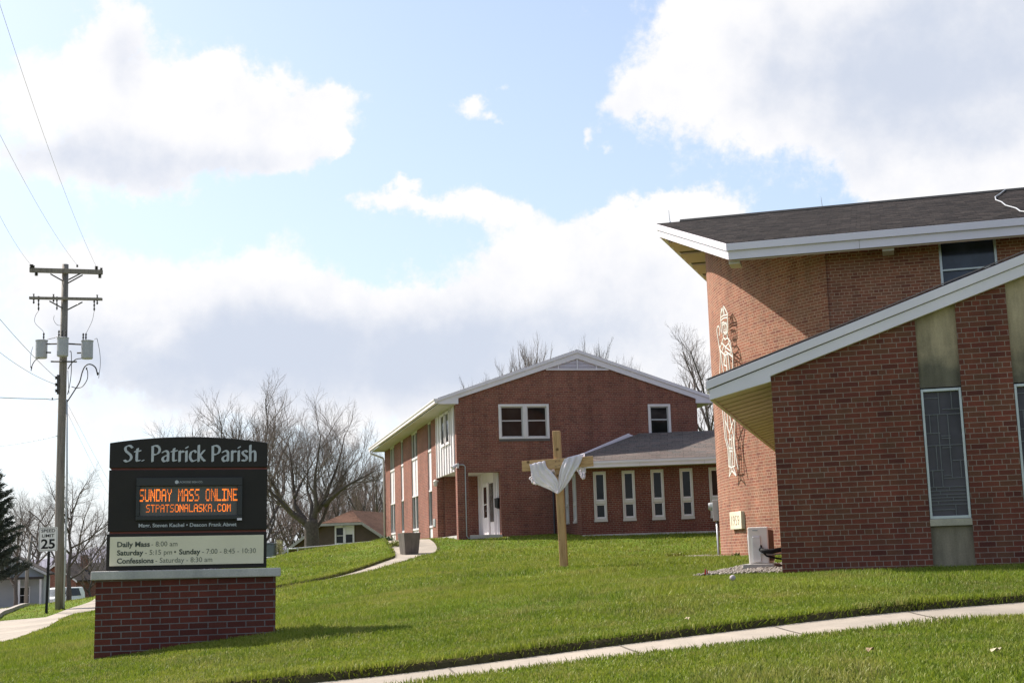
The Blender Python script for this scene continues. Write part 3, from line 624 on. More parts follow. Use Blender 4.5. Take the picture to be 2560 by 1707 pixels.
# ------------------------------------------------------------------ the church
M_GROOVE_SHADE = plain('soffit_groove_shade', (.07,.055,.035), .8)  # shade between soffit slats, painted as a dark backing sheet
church = thing('church', 'brick church with a curved end wall, jutting dark roof and white fascia', 'church', chp(3, 6, -.1))
SL_ = .3333
def wtop(s): return 2.754+SL_*s if s <= 6 else 2.754+SL_*(12-s)     # top of the wing roof
def church_wing():
    mb = MB(); piers = []; bays = [(1.873+1.133*k, 2.38+1.133*k) for k in range(8)]; s0 = 0.
    for (a, b) in bays: piers.append((s0, a)); s0 = b
    piers.append((s0, 12.))
    for (a, b) in piers:
        ks = [a]+([6.] if a < 6 < b else [])+[b]
        mb.prism([chp(a, 0, -.5)]+[chp(b, 0, -.5)]+[chp(k, 0, wtop(k)-.20) for k in ks[::-1]], e2*.30)
    mb.prism([chp(0, .3, -.5), chp(0, 11.3, -.5), chp(0, 11.3, 2.38), chp(0, .3, 2.38)], e1*.3)
    mb.prism([chp(12, .3, -.5), chp(12, 11.3, -.5), chp(12, 11.3, 2.5), chp(12, .3, 2.5)], -e1*.3)
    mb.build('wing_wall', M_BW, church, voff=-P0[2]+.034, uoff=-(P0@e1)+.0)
    st = MB(); 
    for i, (a, b) in enumerate(bays):
        up = MB(); m = (a+b)/2
        up.prism([chp(a, .055, 2.205), chp(b, .055, 2.205), chp(b, .055, wtop(b)-.2), chp(a, .055, wtop(a)-.2)], e2*.2); up.build('stone_panel', M_LIME, church)
        lo = MB(); lo.box(chp, a, b, .055, .25, -.5, .44); lo.build('stone_panel', M_LIME, church)
        w = MB(); z0, z1 = .535, 2.185; f = .036
        w.box(chp, a+.004, a+f, .02, .14, z0, z1); w.box(chp, b-f, b-.004, .02, .14, z0, z1); w.box(chp, a+f, b-f, .02, .14, z1-f, z1); w.box(chp, a+f, b-f, .02, .14, z0, z0+f)
        wf = w.build('window', M_FRAME, church, bevel=.004)
        s = MB(); s.box(chp, a-.004, b+.004, .0, .2, .445, .533); s.build('window_sill', M_SILL, wf, bevel=.006)
        g = MB(); g.box(chp, a+f, b-f, .075, .1, z0+f, z1-f); g.build('stained_glass', M_STAIN, wf)
        ld = MB(); W0, W1, H0, H1 = a+f, b-f, z1-f, z0+f; wd = .0055
        hs = [(.05,0,.42),(.185,0,1),(.145,.5,1),(.335,0,.4),(.435,0,1),(.36,.42,.68),(.38,.42,.68),(.455,.42,.68),(.56,.68,1),(.635,0,.42),(.68,.4,.63),(.70,.4,1),(.77,0,1),(.80,0,1),(.83,0,1),(.855,0,1),(.88,0,1),(.91,0,1),(.95,0,.65)]
        vs = [(.42,0,.185),(.78,0,.145),(.13,.185,.335),(.36,.185,.77),(.64,.185,.70),(.25,.435,.635),(.9,.56,.70),(.1,.63,.77),(.17,.77,.8),(.53,.77,.8),(.27,.8,.83),(.45,.83,.855),(.62,.855,.88),(.2,.88,.91),(.67,.91,1)]
        for y, x0, x1 in hs: z = H0+(H1-H0)*y; ld.box(chp, W0+(W1-W0)*x0, W0+(W1-W0)*x1, .062, .074, z-wd, z+wd)
        for x, y0, y1 in vs: q = W0+(W1-W0)*x; ld.box(chp, q-wd, q+wd, .060, .073, H0+(H1-H0)*y1, H0+(H1-H0)*y0)
        ld.build('leading', M_LEAD, wf)
    # roof: slab, rake fascia in two boards, eave fascia, ribbed soffit
    rf = MB(); e = -.829
    rf.prism([chp(e, -.06, 2.478), chp(6, -.06, wtop(6)), chp(12.83, -.06, 2.478), chp(12.83, -.06, 2.43), chp(6, -.06, wtop(6)-.05), chp(e, -.06, 2.43)], e2*11.4)
    roof = rf.build('wing_roof', M_SH, church)
    fa = MB()
    for sg in (0, 1):
        X = (lambda s: s) if sg == 0 else (lambda s: 12-s)
        up = [chp(X(e-.02), -.10, 2.45), chp(X(6), -.10, wtop(6)-.025), chp(X(6), -.10, wtop(6)-.145), chp(X(e-.02), -.10, 2.335)]
        lo = [chp(X(e+.02), -.075, 2.335), chp(X(6), -.075, wtop(6)-.145), chp(X(6), -.075, wtop(6)-.29), chp(X(0), -.075, wtop(0)-.285), chp(X(0), -.075, 2.395), chp(X(e+.02), -.075, 2.20)]
        fa.prism(up, e2*.05); fa.prism(lo, e2*.074)
    fa.prism([chp(e-.02, -.05, 2.30), chp(e-.02, 11.2, 2.30), chp(e-.02, 11.2, 2.45), chp(e-.02, -.05, 2.45)], e1*.03)
    fa.prism([chp(e+.02, 0.0, 2.20), chp(e+.02, 11.2, 2.20), chp(e+.02, 11.2, 2.40), chp(e+.02, 0.0, 2.40)], e1*.03)
    fa.build('fascia', M_WH, roof, bevel=.003)
    so = MB(); zs = lambda s: 2.207+(s+.81)*.236
    so.prism([chp(-.8, .0, zs(-.8)+.03), chp(0, .0, zs(0)+.03), chp(0, 11.2, zs(0)+.03), chp(-.8, 11.2, zs(-.8)+.03)], ez*.015, 1)
    t = .005
    while t < 11.1:
        so.prism([chp(-.77, t, zs(-.77)), chp(-.002, t, zs(-.002)), chp(-.002, t+.37, zs(-.002)), chp(-.77, t+.37, zs(-.77))], ez*.028); t += .46
    so.prism([chp(-.81, .0, zs(-.8)-.012), chp(-.765, .0, zs(-.765)-.012), chp(-.765, 11.2, zs(-.765)-.012), chp(-.81, 11.2, zs(-.81)-.012)], ez*.03)
    so.build('soffit', [M_TAN, M_GROOVE_SHADE], roof)
    fl = MB(); fl.tube([chp(e-.02, -.085, 2.47), chp(2, -.085, wtop(2)+.012), chp(4, -.085, wtop(4)+.012)], .008, 5); fl.build('drip_edge', M_DARK, roof)
church_wing()

NC = (6.08, 18.3); NR = 9.0
def cyl(th, r, z): t = R(th); return chp(NC[0]-r*math.sin(t), NC[1]-r*math.cos(t), z)
def rtop(t): return 9.17-.3200*abs(t-18.3)                       # top of the nave roof
EC = (-1.60, 10.66); TIP = (-4.27, 18.3)
def church_nave():
    # flat side wall with its high window
    mb = MB(); a, b = 2.75, 3.90
    mb.prism([chp(.41, 11.35, -.5), chp(a, 11.35, -.5), chp(a, 11.35, 6.62), chp(.41, 11.35, 6.62)], e2*.3)
    mb.prism([chp(b, 11.35, -.5), chp(22, 11.35, -.5), chp(22, 11.35, 6.62), chp(b, 11.35, 6.62)], e2*.3)
    mb.prism([chp(a, 11.35, -.5), chp(b, 11.35, -.5), chp(b, 11.35, 4.6), chp(a, 11.35, 4.6)], e2*.3)
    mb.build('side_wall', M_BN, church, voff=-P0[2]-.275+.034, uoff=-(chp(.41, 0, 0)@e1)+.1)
    w = MB(); f = .05
    w.box(chp, a+.003, a+f, 11.36, 11.5, 4.6, 6.6); w.box(chp, b-f, b-.003, 11.36, 11.5, 4.6, 6.6); w.box(chp, a+f, b-f, 11.4, 11.5, 5.88, 5.915)
    wf = w.build('window', M_FRAME, church)
    g = MB(); g.box(chp, a+f, b-f, 11.46, 11.48, 4.6, 6.6); g.build('pane', M_GLASSB, wf)
    # curved end wall
    cw = MB(); n = 84; T = np.linspace(39, 141, n+1); pts = []; uvs = []
    for th in T:
        tt = NC[1]-NR*math.cos(R(th))
        for z in (-.5, rtop(tt)-.30): pts.append(cyl(th, NR, z)); uvs.append((NR*R(th-39), z-.275+.034+.4064*2))
    cw.add(pts, [(2*i, 2*i+2, 2*i+3, 2*i+1) for i in range(n)], [[uvs[2*i], uvs[2*i+2], uvs[2*i+3], uvs[2*i+1]] for i in range(n)])
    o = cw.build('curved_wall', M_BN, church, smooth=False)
    for p in o.data.polygons: p.use_smooth = True
    j = MB(); j.box(chp, .385, .412, 11.335, 11.36, -.3, 6.6); j.build('control_joint', plain('sealant', (.30, .235, .19), .8, 0, .08), church)
    pl = MB()
    pl.add([cyl(th, NR+.03, z) for th in np.linspace(45, 100, 40) for z in (-.4, .02)], [(2*i, 2*i+2, 2*i+3, 2*i+1) for i in range(39)]); pl.build('plinth', M_SILL, church, smooth=True)
    # roof with its prow
    far = 24.; ey2 = 2*18.3-EC[1]
    def slab(z0, z1, ins=0.):
        m = MB(); 
        for sg in (1, -1):
            t_e = EC[1] if sg > 0 else ey2
            tt = t_e+ins*sg; ec = EC[0]+ins*.6; tp = TIP[0]+ins*1.1
            P = [(ec, tt), (tp, 18.3), (far, 18.3), (far, tt)]
            m.prism([chp(s, t, rtop(t)+z0) for s, t in P], ez*(z1-z0))
        return m
    roof = slab(-.012, 0.).build('nave_roof', M_SH, church)
    fa = slab(-.165, -.0125, -.012)
    fa.build('upper_fascia', M_WH, roof)
    slab(-.37, -.166, .04).build('lower_fascia', M_WH, roof)
    so = MB(); t = EC[1]+.12; k = 0
    for sg in (1, -1):
        te = EC[1] if sg > 0 else ey2
        so.prism([chp(EC[0]+.1, te+.1*sg, rtop(te+.1*sg)-.376), chp(TIP[0]+.16, 18.3, rtop(18.3)-.376), chp(2.8, 18.3, rtop(18.3)-.376), chp(2.8, te+.1*sg, rtop(te+.1*sg)-.376)], -ez*.004, 1)
    while t < 26.:
        fr = min(1, abs((t+.13)-18.3)/(18.3-EC[1])); s_l = TIP[0]+(EC[0]-TIP[0])*fr+.12; t1 = t+(.30 if k % 2 else .22)
        if (t < 18.3) == (t1 < 18.3):
            so.prism([chp(s_l, t, rtop(t)-.372), chp(2.8 if 11.4 < t < 25.2 else far-1, t, rtop(t)-.372), chp(2.8 if 11.4 < t < 25.2 else far-1, t1, rtop(t1)-.372), chp(s_l, t1, rtop(t1)-.372)], -ez*(.022 if k % 2 else .05))
        t = t1+(.10 if k % 2 else .03); k += 1
    so.build('soffit', [M_TAN, M_GROOVE_SHADE], roof)
    for s in (-1.59, 1.61, 4.81, 8.01): bl = MB(); bl.box(chp, s, s+.235, 10.84, 11.34, 6.30, 6.385); bl.build('outrigger', M_CREAM, roof)
    for s in (1.15, 4.7): jn = MB(); jn.box(chp, s, s+.006, EC[1]+.037, EC[1]+.045, rtop(EC[1])-.362, rtop(EC[1])-.17); jn.build('fascia_joint', M_JOINT, roof)
    rc_ = MB(); rc_.prism([chp(-3.62, 18.18, rtop(18.18)+.004), chp(far, 18.18, rtop(18.18)+.004), chp(far, 18.3, 9.215), chp(-3.62, 18.3, 9.215)], ez*.012)
    rc_.prism([chp(-3.62, 18.3, 9.215), chp(far, 18.3, 9.215), chp(far, 18.42, rtop(18.42)+.004), chp(-3.62, 18.42, rtop(18.42)+.004)], ez*.012)
    rc_.build('ridge_cap', M_BLK, roof)
    for s, h in ((-3.9, .34), (.2, .31)):
        r = MB(); r.tube([chp(s, 18.3, 9.15), chp(s-.02, 18.3, 9.17+h)], [.011, .005], 6); r.lathe(chp(s, 18.3, 9.15), [(.03, 0), (.03, .03), (.012, .05)], 8); r.build('lightning_rod', M_STEEL, roof)
    nrm = np.cross(e1, (e2+ez*.32)); nrm /= np.linalg.norm(nrm); q0 = chp(0, 18.3, 9.19)
    cb = MB(); L = [onplane(2320+.16586*x, 460+.16586*y, q0, nrm) for x, y in ((1185, 92), (1150, 105), (1080, 160), (1015, 200), (1022, 248), (1110, 280), (1170, 330), (1330, 375), (1392, 420), (1500, 432))]
    cb.tube([p+ez*.014 for p in L], .014, 6); cb.build('lightning_cable', M_GREYP, roof)
church_nave()

# cornerstone, statue, meter, cooling unit
def cornerstone():
    t = thing('cornerstone', 'square pale stone carved with the year 1959, set low in the curved church wall', 'cornerstone', cyl(65, NR, .72)); th = 65.; tn = R(th)
    tv = -e1*math.cos(tn)+e2*math.sin(tn); nv = -(e1*math.sin(tn)+e2*math.cos(tn)); c = cyl(th, NR, 0)
    F = lambda x, z, o: c+tv*(-x)+ez*z+nv*o
    mb = MB(); mb.box(lambda x, y, z: F(x, z, y), -.41, .41, -.1, .075, .715, 1.125); mb.build('stone', M_STONE, t, bevel=.008)
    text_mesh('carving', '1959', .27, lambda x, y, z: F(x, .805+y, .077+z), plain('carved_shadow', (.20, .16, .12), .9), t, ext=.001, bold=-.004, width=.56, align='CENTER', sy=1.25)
cornerstone()
def statue():
    th = 63.5; tn = R(th); tv = -(-e1*math.cos(tn)+e2*math.sin(tn)); nv = -(e1*math.sin(tn)+e2*math.cos(tn)); c = cyl(th, NR+.14, 0)
    t = thing('bishop_statue', 'tall white openwork metal bishop with mitre and crozier fixed to the curved church wall', 'statue', cyl(th, NR, 1.9))
    A = lambda x, y: onplane(1750+.14035*x, 760+.14035*y, c, nv); B = lambda x, y: onplane(1780+.15306*x, 1000+.15306*y, c, nv)
    up = [[(392,75),(384,180),(378,290)], [(427,40),(470,118),(500,180),(503,330)], [(427,40),(404,130),(392,75)], [(428,80),(424,180)], [(428,80),(445,180)], [(376,245),(420,205),(500,188)], [(383,292),(425,252),(500,240)], [(380,190),(398,130)],
          [(382,290),(390,450),(408,520)], [(503,330),(508,460),(488,530)], [(400,330),(416,400),(428,500),(460,540),(482,500),(490,400),(475,325),(452,345),(425,318),(402,345)], [(450,335),(462,460),(447,462)], [(418,368),(440,358)], [(465,352),(484,358)], [(440,500),(480,492)],
          [(425,540),(430,600),(462,632),(500,600),(490,540)], [(425,610),(400,690),(367,780),(384,840),(440,900)], [(500,600),(545,670),(565,780),(590,940),(597,1150)], [(400,690),(438,740),(465,765),(520,700),(527,640)], [(438,740),(405,830)], [(465,765),(458,850),(440,900)],
          [(520,700),(562,800),(548,880)], [(468,845),(520,880),(590,945)], [(465,765),(545,830)], [(355,560),(368,480),(347,392),(322,402),(310,480),(328,600),(345,720),(372,900),(360,1250)], [(345,720),(367,780),(395,1000),(432,1215)],
          [(440,900),(436,1080),(486,1108),(486,1190)], [(474,905),(497,1190)], [(510,885),(538,1180)], [(450,905),(512,890)], [(440,900),(462,940),(436,1080)]]
    dn = [[(180,150),(222,620),(268,800),(283,1080)], [(215,170),(226,330),(270,450),(295,540)], [(255,200),(268,460),(295,540)], [(295,230),(330,420),(362,600),(378,800),(435,1130)], [(375,285),(330,420),(295,540)], [(386,290),(372,500),(370,700)],
          [(226,330),(245,620),(290,800),(300,1080)], [(295,540),(308,800),(320,1080)], [(320,560),(340,800),(350,1080)], [(350,600),(372,800),(382,1060)], [(283,1080),(330,1098),(385,1070)], [(306,1100),(290,1250),(335,1150),(330,1100)], [(335,1150),(402,1232),(358,1100)],
          [(290,640),(330,640)], [(292,780),(345,780)], [(300,830),(348,830)]]
    mb = MB()
    def bar(P, w, d=.016):
        for p, q in zip(P[:-1], P[1:]):
            dr = q-p; l = np.linalg.norm(dr)
            if l < 1e-4: continue
            dr = dr/l; sd = np.cross(nv, dr); sd /= np.linalg.norm(sd); o = nv*random.uniform(-.003, .003)
            a, b = p-dr*w*.35+o, q+dr*w*.35+o
            mb.prism([a-sd*w, b-sd*w, b+sd*w, a+sd*w], nv*d)
    random.seed(2)
    for L in up: bar([A(*p) for p in L], .0145)
    for L in dn: bar([B(*p) for p in L], .015)
    for a, b in (((360,1250),(180,150)), ((432,1215),(215,170)), ((490,1190),(255,200)), ((538,1180),(295,230)), ((597,1150),(386,290))): bar([A(*a), B(*b)], .0145)
    mb.build('figure', M_STAT, t)
    for p in (A(440,230), A(460,640), A(470,850), B(290,560), B(330,1080)): br = MB(); br.tube([p, p-nv*.14], .009, 6); br.build('bracket', M_STEEL, t)
statue()
def meter():
    th = 84.; tn = R(th); tv = -e1*math.cos(tn)+e2*math.sin(tn); nv = -(e1*math.sin(tn)+e2*math.cos(tn)); c = cyl(th, NR, 0)
    t = thing('electric_meter', 'grey electric meter box with conduit on the edge of the curved church wall', 'meter', cyl(th, NR, .1))
    F = lambda x, y, z: c+tv*x+nv*y+ez*z
    b = MB(); b.box(F, -.2, .2, 0, .15, .98, 1.52); b.build('meter_box', M_GREYP, t, bevel=.01)
    d = MB(); P = [F(0, .15, 1.36), F(0, .22, 1.36), F(0, .26, 1.36)]; d.tube(P, [.10, .10, .085], 18); d.build('meter_dial', glass('meter_glass', (.35, .36, .36), .2), t)
    k = MB(); k.tube([F(.02, .06, .98), F(.02, .06, .2), F(.02, .05, -.15)], .03, 8); k.build('conduit', M_STEEL, t, smooth=True)
meter()
def cooler():
    t = thing('cooling_unit', 'white outdoor cooling unit on a small pad by the corner of the church wing', 'cooling unit', chp(-.46, 2.3, -.05))
    b = MB(); b.box(chp, -.62, -.33, 2.0, 2.84, .02, .545); b.build('casing', plain('cooler_casing', (.72, .68, .64), .4, 0, .05), t, bevel=.015)
    c = MB(); c.box(chp, -.555, -.445, 1.975, 2.0, .045, .395); c.prism([chp(-.555, 1.975, .395), chp(-.445, 1.975, .395), chp(-.445, 1.999, .42), chp(-.555, 1.999, .42)], ez*.004); c.build('service_cover', plain('cooler_cover', (.62, .60, .59), .45), t, bevel=.004)
    n = MB(); n.box(chp, -.55, -.475, 1.994, 2.0, .49, .505); n.build('name_strip', M_GREYP, t)
    f = MB()
    for k in range(26): f.box(chp, -.33, -.317, 2.05+k*.029, 2.062+k*.029, .06, .50)
    f.build('coil_grille', plain('coil_fins', (.16, .11, .07), .6), t)
    g = MB()
    for k in range(14): g.tube([chp(-.632, 2.30+.26*math.cos(a), .29+.2*math.sin(a)) for a in np.linspace(0, 2*math.pi, 21)] if k == 0 else [chp(-.632, 2.1+k*.045, .10), chp(-.632, 2.1+k*.045, .48)], .004, 4)
    g.build('fan_guard', M_GREYP, t)
    p = MB()
    p.tube([chp(-.44, 1.99, .22), chp(-.40, 1.90, .20), chp(-.30, 1.88, .19), chp(-.12, 2.0, .215), chp(.0, 2.05, .22)], .035, 8)
    p.tube([chp(-.44, 1.99, .28), chp(-.42, 1.92, .20), chp(-.36, 1.90, .13), chp(-.22, 2.0, .09), chp(.0, 2.1, .05)], .014, 8)
    p.tube([chp(-.45, 1.99, .25), chp(-.43, 1.94, .17), chp(-.30, 1.95, .145), chp(.0, 2.08, .165)], .012, 8, m=1)
    p.build('pipes', [M_BLK, M_GREYP], t, smooth=True)
    q = MB(); q.box(chp, -.70, -.25, 1.86, 2.95, -.16, .018); q.build('pad', M_CAP, t, bevel=.01)
cooler()
def pebbles(name, poly, n, seed, r0=.014, r1=.034):
    rg = np.random.default_rng(seed); P = np.asarray(poly); x = rg.uniform(P[:, 0].min(), P[:, 0].max(), n*3); y = rg.uniform(P[:, 1].min(), P[:, 1].max(), n*3)
    k = inside(P, x, y); x, y = x[k][:n], y[k][:n]; z = ground(x, y); mb = MB()
    base = np.array([(1,0,0),(-1,0,0),(0,1,0),(0,-1,0),(0,0,1),(0,0,-1)], float); fs = [(0,2,4),(2,1,4),(1,3,4),(3,0,4),(2,0,5),(1,2,5),(3,1,5),(0,3,5)]
    for i in range(len(x)):
        r = rg.uniform(r0, r1); q = base*r*rg.uniform(.7, 1.3, (6, 1))*np.array([1, 1, .7]); a = rg.uniform(0, 6.28); c, s = math.cos(a), math.sin(a)
        q = np.c_[q[:, 0]*c-q[:, 1]*s, q[:, 0]*s+q[:, 1]*c, q[:, 2]]+np.array([x[i], y[i], z[i]+r*.35+rg.uniform(0, .02)]); mb.add(q, fs)
    o = mb.build(name, M_ROCK, smooth=True); tag(o, kind='stuff')
pebbles('gravel', _fp(chp, (-1.22, .5), (-.75, .3), (-.02, .18), (-.02, 3.6), (-.9, 3.6), (-1.0, 2)), 2600, 5)
_gb = np.array([cyl(th, NR+.05, 0)[:2] for th in (70, 78, 86, 94)]+[cyl(th, NR+.9, 0)[:2] for th in (94, 86, 80, 74)]); NOGRASS.append(_gb)
pebbles('gravel', _gb, 900, 6, .02, .045)

# ------------------------------------------------------------------ the rectory
def rectory():
    t = thing('rectory', 'two storey red brick gabled house with corner porch, behind the wooden cross', 'house', rp(4.7, 5, 0))
    LN, WD = 21.6, 9.46; vo = -R0[2]+.034; zb = -.8
    # gable wall with the door opening, windows left open
    mb = MB(); T = .3
    rk = lambda a: 6.72-.3215*abs(a-4.73)
    def piece(P): mb.prism([rp(a, 0, z) for a, z in P], g2*T)
    piece([(0, zb), (.42, zb), (.42, 2.44), (0, 2.44)]); piece([(.42, zb), (1.62, zb), (1.62, .13), (.42, .13)])
    piece([(1.62, zb), (WD, zb), (WD, 2.44), (1.62, 2.44)])
    wins = [(1.62, 3.56, 3.66, 4.96), (7.47, 8.37, 3.66, 4.93)]
    piece([(0, 2.44), (WD, 2.44), (WD, 3.66), (0, 3.66)])
    piece([(0, 3.66), (1.62, 3.66), (1.62, 4.96), (0, 4.96)]); piece([(3.56, 3.66), (7.47, 3.66), (7.47, 4.96), (3.56, 4.96)]); piece([(8.37, 3.66), (WD, 3.66), (WD, 4.96), (8.37, 4.96)]); piece([(7.47, 4.93), (8.37, 4.93), (8.37, 4.96), (7.47, 4.96)])
    piece([(0, 4.96), (WD, 4.96), (WD, rk(WD)), (4.73, rk(4.73)), (0, rk(0))])
    mb.build('gable_wall', M_BR, t, voff=vo, uoff=-(R0@g1))
    # long side wall: brick piers between full height window bays
    bays = [(6.0, 6.95, 1), (9.9, 11.8, 2), (14.5, 15.4, 1), (17.7, 19.5, 2)]
    sw = MB(); S = lambda b0, b1, z0, z1: sw.prism([rp(0, b0, z0), rp(0, b1, z0), rp(0, b1, z1), rp(0, b0, z1)], g1*.28)
    S(0.301, .36, zb, 2.57); S(.301, .33, 2.57, 4.98)
    e = 4.70
    for (b0, b1, k) in bays: S(e, b0, zb, 4.98); e = b1
    S(e, LN, zb, 4.98)
    sw.build('side_wall', M_BR, t, voff=vo, uoff=-(R0@g2))
    o = MB(); o.prism([rp(0, LN-.3, zb), rp(WD, LN-.3, zb), rp(WD, LN-.3, 4.96), rp(4.73, LN-.3, 6.6), rp(0, LN-.3, 4.96)], g2*.3)
    o.prism([rp(WD-.3, .301, zb), rp(WD-.3, LN-.301, zb), rp(WD-.3, LN-.301, 4.96), rp(WD-.3, .301, 4.96)], g1*.299); o.build('rear_wall', M_BR, t)
    fd = MB(); fd.box(rp, -.02, .02, 4.72, LN, zb, .045); fd.build('foundation', M_CAP, t)
    for (b0, b1, k) in bays:
        w = MB(); d0, d1 = .06, .13; n = k; wd = (b1-b0)/n
        for i in range(n+1):
            m = b0+i*wd; h = .05 if 0 < i < n else .035
            w.box(rp, d0-.03, d1, m-h if i > 0 else m+.002, m+h if i < n else m-.002, .09, 4.97)
        for (z0, z1) in ((3.74, 3.83), (2.09, 2.15), (.61, .69), (4.90, 4.97)): w.box(rp, d0-.045, d1, b0+.04, b1-.04, z0, z1)
        fr = w.build('window_bay', M_WH2, t)
        for i in range(n):
            for (z0, z1) in ((2.15, 3.74), (.09, .61)): sp = MB(); sp.box(rp, d0, d0+.03, b0+i*wd+.04, b0+(i+1)*wd-.04, z0, z1); sp.build('spandrel', M_WH2, fr)
            for (z0, z1) in ((3.83, 4.90), (.69, 2.09)): gl = MB(); gl.box(rp, d0+.025, d0+.045, b0+i*wd+.04, b0+(i+1)*wd-.04, z0, z1); gl.build('pane', M_GLASS, fr)
    # white boarded corner with two tall windows above the porch
    c = MB(); c.box(rp, .0, .1, .33, 4.70, 2.52, 4.97)
    for b in (.40, .98, 1.56, 2.14, 2.72, 3.30, 3.88, 4.46): c.box(rp, -.045, -.001, b-.035, b+.035, 2.52, 3.70 if 1.3 < b < 3.4 else 4.96)
    cp = c.build('corner_panel', M_WH2, t)
    for b0, b1 in ((1.36, 2.02), (2.44, 3.10)):
        w = MB()
        for (x0, x1, z0, z1) in ((b0-.09, b0, 3.68, 4.85), (b1, b1+.09, 3.68, 4.85), (b0-.09, b1+.09, 3.62, 3.72), (b0-.09, b1+.09, 4.80, 4.88)): w.box(rp, -.06, -.002, x0, x1, z0, z1)
        wf = w.build('window', M_WH2, cp); g = MB(); g.box(rp, -.03, -.004, b0, b1, 3.72, 4.80); g.build('pane', M_GLASS, wf)
    # porch in the corner
    p = MB(); p.prism([rp(.281, 4.5, -.3), rp(1.64, 4.5, -.3), rp(1.64, 4.5, 2.57), rp(.281, 4.5, 2.57)], g2*.2); p.build('porch_wall', M_BR, t, voff=vo)
    p = MB(); p.box(rp, .002, 1.9, .301, 4.5, 2.57, 2.62); p.build('porch_ceiling', M_CREAM, t)
    p = MB(); p.box(rp, .002, 1.75, .28, 4.69, -.4, .155); p.box(rp, .42, 1.62, -.12, .299, -.4, .135); p.build('porch_floor', M_CAP, t)
    p = MB(); p.box(rp, 1.64, 1.72, .301, 4.49, .15, 2.57)
    for b in (4.3, 3.75, 1.22, .98, .62, .34): p.box(rp, 1.60, 1.639, b-.03, b+.03, .156, 2.569)
    dw = p.build('entrance_wall', M_WH2, t)
    d = MB(); d.box(rp, 1.57, 1.63, 2.20, 3.32, .16, 2.18); dr = d.build('door', M_WH2, t, bevel=.01)
    for z0, z1 in ((.85, 1.33), (1.37, 2.02)):
        g = MB(); g.box(rp, 1.562, 1.569, 2.42, 2.98, z0, z1); g.build('door_pane', M_GLASS, dr)
    h = MB(); h.tube([rp(1.56, 2.3, 1.1), rp(1.52, 2.3, 1.1), rp(1.52, 2.38, 1.1)], .014, 6); h.build('handle', M_STEEL, dr)
    g = MB(); g.box(rp, 1.60, 1.634, 1.36, 2.0, .66, 2.12); g.build('sidelight', glass('sidelight_glass', (.08, .09, .09), .15), t)
    rf = MB(); ev = -.67; top = lambda a: 7.03-.338*abs(a-4.73)
    rf.prism([rp(ev, -.10, top(ev)), rp(4.73, -.10, 7.03), rp(10.13, -.10, top(10.13)), rp(10.13, -.10, top(10.13)-.06), rp(4.73, -.10, 6.96), rp(ev, -.10, top(ev)-.06)], g2*(LN+.4))
    roof = rf.build('roof', M_SH3 if False else M_SH2, t)
    f = MB()
    f.prism([rp(a, -.075, z) for a, z in ((ev, 5.14), (4.73, 6.958), (10.13, 5.14), (10.13, 4.955), (9.41, 4.955), (9.41, 5.13), (4.73, 6.68), (.1, 5.19), (.1, 4.975), (ev, 4.975))], g2*.07)
    for sg in (0, 1):
        X = (lambda a: a) if sg == 0 else (lambda a: 9.46-a)
        f.prism([rp(X(ev-.01), -.115, top(ev)-.01), rp(X(4.73), -.115, 7.02), rp(X(4.73), -.115, 6.90), rp(X(ev-.01), -.115, top(ev)-.13)], g2*.036)
    f.build('fascia', M_WH, roof, bevel=.004)
    gt = MB(); prof = [(-.68, 5.17), (-.83, 5.17), (-.83, 5.13), (-.80, 5.08), (-.795, 5.0), (-.68, 5.0)]
    gt.prism([rp(a, -.09, z) for a, z in prof], g2*(LN+.38)); gt.build('gutter', M_WH2, roof)
    so = MB()
    for i in range(74): so.box(rp, -.665, -.003, .0+i*.292, .0+i*.292+.283, 4.945, 4.974)
    so.box(rp, -.66, -.003, 0, LN, 4.976, 4.99); so.box(rp, 9.47, 10.1, 0, LN, 4.95, 4.975); so.build('soffit', M_CREAM, roof)
    for side, (b, a0) in enumerate(((LN-.12, -.06),)):
        d = MB(); d.tube([rp(-.76, b, 5.0), rp(-.74, b, 4.86), rp(-.10, b, 4.62), rp(-.07, b, 4.5), rp(-.07, b, .1)], .05, 8); d.build('downspout', M_WH, t, smooth=True)
    v = MB(); z0 = 6.30
    for k in range(7):
        z = z0+.02+k*.055; hw = (6.69-z)/.3215-.05
        if hw > .1: v.prism([rp(4.73-hw, -.03, z), rp(4.73+hw, -.03, z), rp(4.73+hw, -.005, z+.04), rp(4.73-hw, -.005, z+.04)], g2*.004+ez*.006)
    v.box(rp, 3.50, 5.96, -.05, -.004, 6.24, 6.30)
    for a, h in ((3.98, .19), (4.73, .42), (5.48, .19)): v.box(rp, a-.022, a+.022, -.05, -.032, 6.30, 6.27+h)
    v.build('gable_vent', M_WH, t)
    for i, (a0, a1_, z0, z1) in enumerate(wins):
        n = 2 if i == 0 else 1; fr = MB(); F = rp
        fr.box(F, a0, a0+.09, -.035, .12, z0, z1); fr.box(F, a1_-.09, a1_, -.035, .12, z0, z1); fr.box(F, a0+.09, a1_-.09, -.035, .12, z1-.09, z1); fr.box(F, a0+.09, a1_-.09, -.045, .12, z0, z0+.06)
        if n == 2: fr.box(F, 2.545, 2.715, -.04, .12, z0+.06, z1-.09); fr.box(F, 2.605, 2.655, -.06, -.041, z0, z1)
        wf = fr.build('window', M_WH2, t, bevel=.006)
        spans = [(a0+.09, 2.545), (2.715, a1_-.09)] if n == 2 else [(a0+.09, a1_-.09)]
